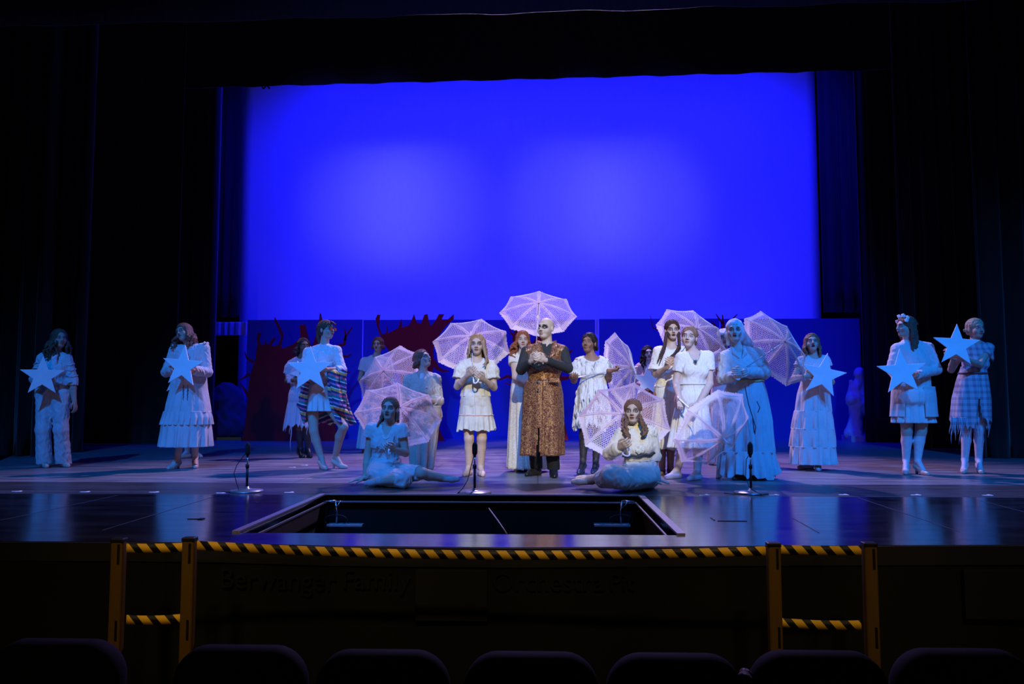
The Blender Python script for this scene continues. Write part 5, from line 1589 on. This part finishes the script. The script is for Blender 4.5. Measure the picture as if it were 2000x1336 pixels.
M_BRO = brocade()
F = Fld(.0075)
for pr, k in p.torso(): F.add(pr, .024, k)
F.plane(at(1000, 752, p.Y)*V(0, 0, 1), (0, 0, -1))
for S, q in ((p.sA, -1), (p.sB, 1)): F.cut(ell(S + V(q*.045, 0, -.06), (.045, .2, .11)), 0, .01)
F.cut(cap(p.neck + V(0, -.035, .02), p.neck + V(-.01, -.12, -.18), .074, .018), 0, .008); F.cut(ell(p.neck+V(0, .0, .05), (.068, .08, .06)), 0, .01)
p.sdf('brocade_waistcoat', M_BRO, F, (.004, 40, 3))
p.skirt([(744, 1026, 1094), (758, 1023, 1097), (770, 1021, 1099), (810, 1019, 1100), (889, 1015, 1101)], M_BRO, 'waistcoat_skirt', n=7, amp=.018, seed=14, depth=.62, slit=[(350, .55, 5)], thick=.008, mindep=.17)
for sg in (-1, 1):
    q0 = p.neck + V(sg*.078, .015, .035); q1 = p.neck + V(sg*.084, -.058, -.03); q2 = p.neck + V(sg*.060, -.115, -.11); q3 = p.neck+V(-.01+sg*.018, -.150, -.18)
    F = Fld(.0045)
    for o_ in (-.022, -.008, .006, .020):
        of = V(sg*o_, -.004-abs(o_)*.2, o_*.3)
        F.add(cap(q0+of, q1+of, .011, .011), 0, .012); F.add(cap(q1+of, q2+of*.9, .011, .011), 0, .012); F.add(cap(q2+of*.9, q3+of*.25, .011, .008), 0, .012)
    p.sdf('lapel', M_BRO, F)
a, b_ = at(1072, 742, p.Y-.205), at(1093, 744, p.Y-.185)
o = bev(MB().box((a+b_)/2, (.115, .012, .045), Rz(8)).build('pocket_flap', M_BRO, p.o, p.base), .004)
for yy in (742, 760): p.strands([at(1051, yy, p.Y-.21), at(1051, yy+.5, p.Y-.228)], .009, C_BLKT, 'button')
# seam of the bald cap, laced boots
p.shoes(BLK, high=True, name='boot')
for q, f in p.feet.items():
    for k in range(4):
        c = f['an'] + f['fd']*(.050+.014*k) + V(0, 0, .02-.022*k); s_ = nrm(np.cross(f['fd'], V(0, 0, 1)))
        p.strands([c - s_*.018 + V(0, 0, .004), c + s_*.018 + V(0, 0, .004)], .003, plain('dark_lace', (.05, .05, .05)), 'boot_lace')

# 11 ---- ragged white dress
p = Person('dark haired person in a ragged white dress and black tights, holding a parasol sideways', foot=(1150, 924), h=HB, skin=BROWN, legc=(.018, .018, .022), build=.97,
    head=(1150, 670, 0), yaw=-24, pitch=4, roll=3, neck=(1156, 698), sA=(1130, 706), sB=(1181, 706), eA=(1121, 743, -.02), wA=(1122, 740, -.16), eB=(1188, 741, .0), wB=(1190, 724, -.20), handB=dict(d=(1, -.1, .12), n=(0, .35, 1), curl=1.5),
    pel=(1157, 775), kA=(1140, 850), kB=(1166, 850), fA=(1136, 925, -20), fB=(1162, 925, -15), heel=.05, 
    face=dict(socket=.0, contour=.5, nose=.2, shade=(.04, .02, .015), lips=(.25, .10, .08), openm=.15))
p.wA = p.wA
def ragm():
    m, b = new_mat('stained_white_rag', .85); v = coords()
    n1 = noise(mapping(v, (1, 1, .3)), 16, 4, .7, 1.0); n2 = noise(v, 50, 3)
    link(mixc(sstep(n1, .52, .68)*.75, (.72, .72, .69), (.16, .16, .18)), b.inputs['Base Color']); link(bump(n1, .9, .03), b.inputs['Normal']); return m
M_RAG = ragm()
p.top(M_RAG, .013, 'puff', bottom=752, scoop=.085, wide=.015, wr=(.006, 48, 3))
p.skirt([(735, 1136, 1182), (760, 1128, 1187), (800, 1122, 1192), (832, 1119, 1194)], M_RAG, n=12, amp=.018, rag=.05, seed=15, ragn=80)
rnd = random.Random(5)
for k in range(26):
    th = rnd.uniform(-1.7, 1.7); t0 = rnd.uniform(760, 805); x = 1157 + (30 + (t0-760)*.12)*math.sin(th); yy = p.Y - (.17+.0008*(t0-760))*math.cos(th) - .012
    L_ = rnd.uniform(18, 36)
    pts = [at(x+1.5*math.sin(j*1.3+k), t0 + L_*j/5, yy - .01*j/5) for j in range(6)]
    p.strands(pts, [.004, .012, .013, .012, .008, .002], M_RAG, 'torn_strip', 5)
p.hair((.015, .010, .010), [(110, 250, 10, .05, .3, .01)], seed=10, front=.054, lift=.012)
p.shoes(plain('silver_dark_shoe', (.10, .11, .16), .25, .5), strap=True)
parasol((1233, 718), (1128, 737), p.Y-.22, 'lace parasol held sideways by the person in the ragged white dress', R=.41, ysgn=1, spin=.2, hook=(0, -.5, 1), dome=.14)

# 12 ---- seated with braids
Y12 = 7.45
p = Person('person with looped braids seated on the floor in cream blouse and skirt', Y=Y12, h=HB, skin=PALE, build=1.0,
    head=(1236, 804, -.02), yaw=-12, pitch=4, neck=(1242, 836, .02), sA=(1214, 848, 0), sB=(1271, 846, .02), eA=(1190, 886, -.12), wA=(1211, 874, -.28), eB=(1279, 892, .04), wB=(1274, 936, .0),
    pel=(1252, 928, .03), hA=(1238, 930, -.03), hB=(1266, 930, -.02), kA=(1192, 928, -.30), kB=(1215, 936, -.38), fA=(1150, 939, -.08, 1120, 941, -.06), fB=(1158, 934, .02, 1128, 935, .04), base=at(1240, 945, Y12), handB=dict(d=(1, -.3, -.12), n=(0, 0, -1), curl=.05, spread=.12),
    face=dict(socket=.85, contour=.75, openm=.4, shade=(.06, .045, .035), nose=.1))
C12 = cloth((.60, .56, .46), .4)
p.top(C12, .014, 'loose', bottom=900, collar=True, wr=(.007, 45, 4), name='blouse')
F = Fld(.0065)
F.add(cap(p.neck+V(0, -.005, .0), p.neck+V(0, 0, .035), .062, .054), 0, .01); p.sdf('yellow_collar', cloth((.72, .55, .20), .3), F, (.003, 90, 2))
F = Fld(.0065)
for q, S in ((-1, p.sA), (1, p.sB)): F.add(cap(p.neck+V(q*.05, -.02, -.02), p.TP(q*.02, -.12, .24), .05, .025), 0, .03); F.add(cap(p.neck+V(q*.05, 0, -.01), S+V(0, -.01, .0), .05, .065), 0, .03)
p.sdf('lace_bertha', M_LD, F, (.008, 80, 4))
F = Fld(.0075)
for pr, k in p.torso()[1:4]: F.add(pr, .024, k)
F.add(cap(p.hA, p.kA, .105, .085), 0, .06); F.add(cap(p.hB, p.kB, .105, .085), 0, .06)
F.add(cap(p.kA, p.pt((1172, 935, -.15)), .085, .07, True), 0, .05); F.add(cap(p.kB, p.pt((1172, 937, -.2)), .08, .07, True), 0, .04)
F.add(ell(p.pt((1235, 935, -.2)), (.22, .20, .09)), 0, .06); F.plane((0, 0, .004), (0, 0, -1)); F.plane(at(1000, 900, Y12)*V(0, 0, 1), (0, 0, 1))
p.sdf('skirt', cloth((.60, .58, .52), .4), F, (.005, 60, 7))
pts = [p.TP(.146*math.cos(t), -.01+.126*math.sin(t), .20+.006*math.sin(8*t)) for t in np.linspace(0, 2*PI, 40)]
p.strands(pts, .012, plain('black_lace_belt', (.05, .05, .06), .8), 'lace_belt')
M_BR = None
def braid(pts, r=.013):
    out = []; n = len(pts)
    return [(pts, r, r*.8)]
ex = []
for sg, lowpx in ((-1, (1230, 856)), (1, (1257, 850))):
    a = p.hp(sg*.066, -.03, -.03); b2 = p.pt((lowpx[0], lowpx[1], -.15))
    mid1 = a*.5+b2*.5 + V(sg*.012-.004, -.02, 0); back = b2 + V(sg*.03, 0, .02); up_ = a + V(sg*.025, .01, -.06)
    path = [a, a*.7+b2*.3+V(-.002, -.03, 0), mid1, b2, back + V(0, 0, .01), back*.5+up_*.5 + V(sg*.014, -.015, 0), up_, a + V(sg*.012, .02, -.02)]
    # braided look: beads along the path
    pth = []
    for k in range(len(path)-1):
        for t in (0, .25, .5, .75): pth.append(path[k]*(1-t)+path[k+1]*t)
    for k in range(len(pth)-1):
        off = .006*(1 if k % 2 else -1)
        ex.append(([pth[k]+V(off, 0, 0), pth[k+1]+V(-off, 0, 0)], .0125, .010))
p.hair((.14, .075, .045), [], extra=ex, seed=11, front=.056, lift=.010)
p.shoes(plain('blush_ballet_flat', (.62, .45, .36), .5), name='slipper')
parasol((1216, 809), (1229, 884), Y12-.30, 'lace parasol with crook handle over the shoulder of the rightmost sitter', R=.43, ysgn=1, spin=.15, hook=(-1, 0, .2), dome=.15)

# 13 ---- long black hair, back
p = Person('person with long black hair holding a star, far behind between two parasols', flat=1, foot=(1266, 888), h=HL, skin=(.5, .38, .40), legc=(.04, .02, .03),
    head=(1265, 690, 0), yaw=6, neck=(1266, 709), sA=(1249, 717), sB=(1284, 717), eA=(1245, 748), wA=(1256, 752, -.2), eB=(1288, 748), wB=(1276, 752, -.2), pel=(1266, 780), kA=(1260, 835), kB=(1272, 835), fA=(1258, 888, -10), fB=(1274, 888, 10), face=dict(socket=.6, contour=.2))
p.top(cloth((.55, .35, .38), .3), .013, 'short', bottom=775, scoop=.06)
p.skirt([(755, 1250, 1284), (860, 1242, 1292)], cloth((.25, .08, .06), .5, dcol=(.08, .02, .02)), n=9, amp=.02, seed=16)
p.hair((.012, .010, .014), [(45, 315, 26, .30, 1.3, .025), (300, 330, 4, .32, 1.4, .01)], seed=12, front=.055)
p.shoes(BLK)
star(1265, 744, 33, 3, p.Y-.245, 'grey-white star in front of the person with long black hair')

# 14 ---- pigtails
p = Person('person with long dark pigtails in a white bell-sleeved dress', foot=(1302, 925), h=HB, skin=(.52, .38, .29), legc=(.30, .16, .10), build=.95,
    head=(1313, 645, -.02), yaw=0, neck=(1311, 678), sA=(1287, 687), sB=(1334, 687), eA=(1281, 731, -.03), wA=(1301, 719, -.25), eB=(1338, 729, -.02), wB=(1316, 712, -.26),
    pel=(1304, 768), kA=(1292, 850), kB=(1312, 850), fA=(1293, 926, -12), fB=(1312, 926, 5), face=dict(socket=.7, contour=.95, openm=.5, shade=(.06, .035, .03), lips=(.06, .015, .02), nose=.6, big=1.0))
C14 = cloth((.70, .68, .58), .55, dcol=(.45, .42, .38))
p.top(C14, .014, 'bell', bottom=760, scoop=.07, wr=(.008, 46, 6))
c = at(1303, 757, p.Y)
p.strands([c + V(.130*math.cos(t), .11*math.sin(t), .012+.006*math.sin(9*t)) for t in np.linspace(0, 2*PI, 40)], .018, C14, 'gathered_waist')
p.skirt([(755, 1283, 1328), (790, 1277, 1333), (840, 1272, 1336), (877, 1270, 1338)], C14, n=10, amp=.018, rag=.012, seed=17)
p.hair((.045, .022, .018), [], seed=13, front=.056, lift=.008, extra=[
    ([p.hp(-.068, -.02, -.04), p.pt((1297, 676, -.08)), p.pt((1290, 692, -.12)), p.pt((1285, 706, -.14))], .020, .008), ([p.hp(-.07, .0, -.05), p.pt((1299, 680, -.05)), p.pt((1293, 697, -.12)), p.pt((1288, 710, -.15))], .018, .006),
    ([p.hp(.068, -.02, -.04), p.pt((1327, 676, -.10)), p.pt((1318, 690, -.14)), p.pt((1307, 699, -.18))], .020, .008), ([p.hp(.07, .0, -.05), p.pt((1328, 680, -.08)), p.pt((1320, 694, -.15))], .018, .006)])
p.shoes(plain('dark_tan_shoe', (.12, .06, .04), .4))
parasol((1362, 642), (1310, 716), p.Y-.27, 'lace parasol behind the heads of the two performers in white, leaning right', R=.42, ysgn=1, spin=.3, hook=(0, -1, 0))

# 15 ---- wrap dress
p = Person('person in a plain white short-sleeved wrap dress with an oval pendant, lowering a sheer parasol', foot=(1336, 937), h=HB, skin=(.50, .39, .36), legc=(.62, .50, .48), build=1.06, hs=1.0,
    head=(1346, 659, -.02), yaw=-20, roll=7, pitch=3, neck=(1354, 689, .02), sA=(1330, 699, -.02), sB=(1383, 696, .02), eA=(1320, 748, -.02), wA=(1327, 778, -.20), eB=(1386, 750, .0), wB=(1363, 790, -.24),
    pel=(1350, 780), kA=(1336, 855), kB=(1362, 855), fA=(1316, 935, -50), fB=(1357, 938, -42), face=dict(socket=.35, contour=.3, openm=.0, lips=(.30, .12, .12), shade=(.16, .10, .11)))
C15 = cloth((.64, .64, .64), .2)
p.top(C15, .010, 'short', bottom=752, scoop=.072, vneck=.13, wr=(.005, 46, 5))
for q in (-1, 1):
    pts = [p.neck + V(q*.076, -.02, .01), p.neck+V(q*.056, -.082, -.05), p.neck + V(q*.012, -.128, -.12)]
    p.strands(pts, .006, C15, 'wrap_edge')
p.skirt([(748, 1327, 1376), (765, 1326, 1378), (820, 1314, 1386), (874, 1304, 1394)], C15, n=11, amp=.022, seed=18)
p.strands([at(1351, 750, p.Y) + V(.140*math.cos(t), .112*math.sin(t), 0) for t in np.linspace(0, 2*PI, 30)], .008, C15, 'waistband')
p.strands([p.neck+V(-.055*math.cos(t), -.07-.065*math.sin(t), -.0-.085*math.sin(t)) for t in np.linspace(0, PI, 14)], .0022, M_RIB, 'necklace_chain')
pd = p.neck+V(-.01, -.145, -.10)
o = MB().ball(pd, (.020, .008, .026), 14).build('pendant', plain('silver_frame', (.6, .6, .65), .3, .8), p.o, p.base, True)
MB().ball(pd+V(0, -.005, 0), (.014, .007, .019), 12).build('pendant_stone', plain('dark_stone', (.02, .06, .06), .15), o, p.base, True)
p.hair((.20, .12, .08), [], seed=14, front=.054, lift=.008, extra=[([p.hp(.04, .10, -.01), p.hp(.05, .12, -.04)], .03, .025)])
p.shoes(plain('pale_slipper', (.55, .45, .50), .6), name='slipper')
parasol((1413, 857), (1334, 786), p.Y-.29, 'sheer blue-lit parasol hanging point down in front of two skirts', R=.42, mat=M_LACE_SHEER, ysgn=-1, spin=.2, hook=(-1, 0, 1), dome=.17)

# 16 ---- capped performer behind
p = Person('person in a pale cap and rosy blouse and skirt, mostly hidden behind the headscarf performer', foot=(1408, 908), h=HL, skin=(.35, .22, .20),
    head=(1414, 661, 0), yaw=-8, neck=(1414, 686), sA=(1398, 697), sB=(1440, 697), eA=(1391, 735), wA=(1402, 728, -.2), eB=(1446, 735), wB=(1430, 728, -.2), pel=(1414, 775), kA=(1406, 842), kB=(1420, 842), fA=(1398, 908, -10), fB=(1420, 908, 10), face=dict(socket=.6, contour=.4))
C = cloth((.62, .48, .50), .25)
p.top(C, .018, 'loose', bottom=770, scoop=.05)
p.skirt([(748, 1396, 1436), (800, 1390, 1442), (905, 1382, 1448)], C, n=11, amp=.02, seed=19)
F = Fld(.006); F.add(ell(p.hp(0, .028, .05), V(.088, .100, .082), p.R), 0, .01); F.add(cap(p.hp(-.05, -.06, .055), p.hp(.05, -.06, .055), .022, .022), 0, .015); F.add(ell(p.hp(0, .07, -.02), V(.075, .06, .08), p.R), 0, .03)
F.cut(ell(p.hp(0, -.11, -.03), V(.066, .09, .085), p.R), 0, .01)
p.sdf('cap', C_WH, F, (.004, 60, 1))
p.shoes(NUDE)

# 17 ---- headscarf
p = Person('blue-lit person in a headscarf, loose blouse and torn full-length skirt', foot=(1460, 936), h=HB, skin=(.55, .46, .42), legc=(.45, .26, .18), build=1.12, hs=1.06,
    head=(1435, 646, -.02), yaw=-14, pitch=2, neck=(1440, 682, .02), sA=(1417, 697, -.02), sB=(1480, 691, .04), eA=(1412, 741, -.04), wA=(1438, 734, -.27), eB=(1493, 729, -.02), wB=(1451, 727, -.30),
    pel=(1455, 778), kA=(1446, 856), kB=(1474, 856), fA=(1444, 937, -40), fB=(1477, 934, 20), fat=1.08, face=dict(socket=.85, contour=.6, openm=.25, lips=(.06, .03, .05), shade=(.08, .06, .08)))
C17 = cloth((.52, .52, .53), .12)
p.top(C17, .018, 'loose', bottom=752, scoop=.05, vneck=.09, wr=(.011, 36, 6), name='blouse')
for q in (-1, 1):
    F = Fld(.006); F.add(cap(p.neck+V(q*.065, -.02, .02), p.neck+V(q*.055, -.095, -.05), .018, .022), 0, .01); F.add(cap(p.neck+V(q*.055, -.095, -.05), p.neck+V(q*.014, -.13, -.10), .022, .008), 0, .01)
    p.sdf('collar', C17, F)
C17b = cloth((.48, .50, .56), .35, dcol=(.28, .28, .34))
p.skirt([(742, 1423, 1489), (765, 1416, 1496), (820, 1408, 1506), (884, 1406, 1511)], C17b, n=13, amp=.024, seed=20, depth=.7)
p.skirt([(880, 1406, 1511), (900, 1404, 1515), (928, 1402, 1521)], C17b, 'hem_ruffle', n=20, amp=.022, rag=.035, seed=21, depth=.7)
p.strands([at(1456, 744, p.Y) + V(.183*math.cos(t), .135*math.sin(t), .004*math.sin(7*t)) for t in np.linspace(0, 2*PI, 40)], .014, cloth((.55, .45, .22), .2), 'waistband')
for pts in ([(1455, 755), (1462, 790), (1470, 815), (1473, 845)], [(1478, 784), (1484, 796), (1480, 806)], [(1470, 815), (1476, 835), (1474, 848)]):
    p.strands([at(x, y, p.Y-.235-.0012*(y-755)) for x, y in pts], .005, plain('dark_tear', (.05, .05, .09), .9), 'loose_thread')
F = Fld(.006)
F.add(ell(p.hp(0, .025, .036), V(.090, .106, .094)*1.0, p.R), 0, .01); F.add(ell(p.hp(0, .05, -.03), V(.085, .08, .10), p.R), 0, .03)
F.cut(ell(p.hp(0, -.125, -.035), V(.066, .105, .110), p.R), 0, .01)
F.add(cap(p.hp(.06, .03, -.03), p.pt((1462, 672, .08)), .045, .05), 0, .05); F.add(cap(p.hp(.05, .05, -.05), p.pt((1466, 682, .12)), .05, .035), 0, .05); F.add(cap(p.hp(-.065, .0, -.05), p.hp(-.06, .01, -.13), .03, .02), 0, .04)
p.sdf('headscarf', cloth((.50, .55, .62), .2), F, (.005, 50, 3))
p.hair((.30, .22, .14), [], seed=15, front=.044, lift=.0, fine=.0012)
p.shoes(plain('dark_brown_shoe', (.06, .03, .02), .4))
parasol((1534, 667), (1441, 728), p.Y-.30, 'lace parasol leaning right beside the headscarf performer, half blue-lit', R=.43, ysgn=1, spin=.4, hook=(0, -.4, -1), dome=.15)

# 18 ---- long white dress, open mouth
p = Person('person with loose hair and open mouth in a long tiered white dress, holding a star', flat=1, foot=(1588, 918), h=HB, skin=PALE, build=.95, 
    head=(1586, 670, -.01), yaw=-12, pitch=12, neck=(1590, 696), sA=(1566, 706), sB=(1611, 704), eA=(1550, 740, -.03), wA=(1573, 735, -.24), eB=(1624, 746, -.03), wB=(1605, 742, -.24),
    pel=(1588, 772), kA=(1580, 845), kB=(1598, 845), fA=(1575, 916, -62), fB=(1598, 919, -18), face=dict(socket=.7, contour=.5, openm=1.0, shade=(.08, .07, .10), lips=(.05, .01, .02)))
p.top(C_WH, .013, 'cap', bottom=760, scoop=.07, wide=.01)
p.skirt([(738, 1567, 1612), (770, 1558, 1619), (804, 1554, 1622)], C_WH, n=9, amp=.012, seed=22)
p.skirt([(802, 1553, 1622), (820, 1550, 1625), (838, 1548, 1627)], C_WH, 'middle_tier', n=12, amp=.015, seed=23)
p.skirt([(836, 1548, 1627), (855, 1546, 1629), (873, 1545, 1630)], C_WH, 'lower_tier', n=12, amp=.018, seed=24)
p.skirt([(871, 1546, 1629), (890, 1544, 1631), (906, 1543, 1633)], C_WH, 'hem_tier', n=15, amp=.018, seed=25)
p.hair((.20, .10, .06), [(50, 165, 12, .16, .9, .012), (195, 315, 14, .18, .9, .02)], seed=16, front=.056, lift=.012)
for q in (-1, 1): p.strands([p.hp(q*.078, -.005, -.04), p.hp(q*.08, -.005, -.055), p.hp(q*.08, -.005, -.065)], [.002, .006, .002], M_PEARL, 'earring')
p.shoes(plain('pale_blue_slipper', (.45, .45, .50), .6), name='slipper')
star(1608, 733, 44, 12, p.Y-.29, 'tilted white star held by the person in the long tiered white dress', yaw=-6)

# 19 ---- flower tiara, profile
p = Person('person in profile with flower tiara and a pale jacket over a short dress', flat=1, foot=(1785, 926), h=HL, skin=PALE, build=1.15,
    head=(1768, 638, 0), yaw=-78, neck=(1776, 669, .02), sA=(1752, 682, .0), sB=(1812, 680, .02), eA=(1741, 722, -.02), wA=(1752, 738, -.20), eB=(1829, 722, -.03), wB=(1788, 733, -.26),
    pel=(1786, 775), kA=(1771, 842), kB=(1799, 842), fA=(1770, 926, -28), fB=(1799, 927, 8), heel=.055, legc=(.66, .58, .60), sock=.42, face=dict(socket=.4, contour=.3))
C19 = cloth((.52, .52, .54), .15)
p.top(C19, .020, 'long', bottom=752, collar=True, wr=(.007, 40, 8), name='jacket')
p.skirt([(755, 1744, 1823), (790, 1742, 1828), (814, 1740, 1831)], C19, 'jacket_skirt', n=6, amp=.010, seed=26, depth=.62, gap=(12, 38))
p.skirt([(730, 1755, 1815), (790, 1746, 1818), (826, 1743, 1826)], C_WH, 'dress', n=14, amp=.015, seed=27, depth=.60)
F = Fld(.006); F.add(cap(p.wA, p.eA, .03, .042), .01, .01); F.add(cap(p.wA, p.wA+nrm(p.wA-p.eA)*.07, .034, .034), .008, .02); p.sdf('glove', C_WH, F)
p.hair((.13, .065, .045), [(80, 175, 14, .26, .7, .012), (185, 280, 12, .24, .8, .012)], seed=17, lift=.014, front=.056)
mb = []
root_t = None
for k in range(7):
    a = math.radians(-75 + 25*k); c = p.hp(.080*math.sin(a), -.035 - .012*math.cos(a) + .03*(k % 2), .035 + .085*math.cos(a))
    o = MB()
    for j in range(5): t = 2*PI*j/5; o.ball(c + V(.014*math.cos(t), .008*math.sin(t), .014*math.sin(t)+.006), .011, 7)
    o.ball(c + V(0, -.008, .006), .008, 6)
    o.build('tiara_flower', plain('silk_flower', (.78, .74, .72), .7), p.o, p.base, True)
p.shoes(NUDE, strap=True)
star(1761, 727, 46, -3, p.Y-.325, 'white star held flat at the waist by the person with the flower tiara', yaw=-12)

# 20 ---- plaid dress
p = Person('person with pinned-up hair in a shredded plaid dress lifting a star, rightmost', flat=1, foot=(1900, 924), h=HL, skin=PALE, build=.95,
    head=(1906, 642, 0), yaw=8, neck=(1905, 671), sA=(1883, 681, .0), sB=(1930, 680, .02), eA=(1858, 722, -.10), wA=(1862, 700, -.26), eB=(1914, 712, -.16), wB=(1884, 700, -.30),
    pel=(1897, 768), kA=(1888, 840), kB=(1912, 840), fA=(1884, 924, -35), fB=(1914, 924, -22), heel=.055, legc=(.62, .55, .60), face=dict(socket=.25, contour=.1, openm=0))
def plaid():
    m, b = new_mat('grey_plaid', .85); x, y, z = sep(coords())
    a = sstep(E.m('ABSOLUTE', E.m('FRACT', x/.07)-.5), .25, .32); c = sstep(E.m('ABSOLUTE', E.m('FRACT', z/.07)-.5), .25, .32)
    link(mixc((a+c)*.5, (.42, .42, .50), (.20, .20, .27)), b.inputs['Base Color']); return m
M_PL = plaid()
p.top(M_PL, .013, 'short', bottom=745, scoop=.05)
p.skirt([(716, 1879, 1924), (745, 1870, 1929), (780, 1863, 1932), (828, 1860, 1932)], M_PL, n=8, amp=.014, rag=.06, seed=28, slit=[(4, .5, 15)], depth=.7)
rnd = random.Random(8)
for k, x in enumerate(list(np.linspace(1858, 1884, 9)) + [1908, 1912, 1930]):
    y0, y1 = 815, rnd.uniform(842, 868)
    pts = [at(x + 1.5*math.sin(j+k) - (3*j/5 if x < 1890 else 0), y0 + (y1-y0)*j/5, p.Y-.13) for j in range(6)]
    p.strands(pts, [.014, .012, .010, .007, .004, .002], M_PL, 'torn_strip', 5)
p.strands([at(1935, 690, p.Y)+V(0, 0, 0), at(1938, 700, p.Y-.02), at(1940, 706, p.Y)], [.03, .02, .004], M_PL, 'torn_sleeve')
p.strands([at(1900, 729, p.Y) + V(.150*math.cos(t), .118*math.sin(t), 0) for t in np.linspace(0, 2*PI, 30)], .010, plain('dark_belt', (.10, .10, .14), .5), 'belt')
p.hair((.40, .33, .22), [], seed=18, front=.052, lift=.012, extra=[([p.hp(-.05, .08, .0), p.hp(-.09, .06, -.02), p.hp(-.11, .05, -.01)], .022, .010), ([p.hp(.0, .1, .05), p.hp(.0, .12, .03)], .035, .03)])
p.shoes(NUDE, strap=True)
star(1868, 675, 43, 5, p.Y-.325, 'white star lifted to shoulder height by the person in the plaid dress', yaw=-14, pitch=8)
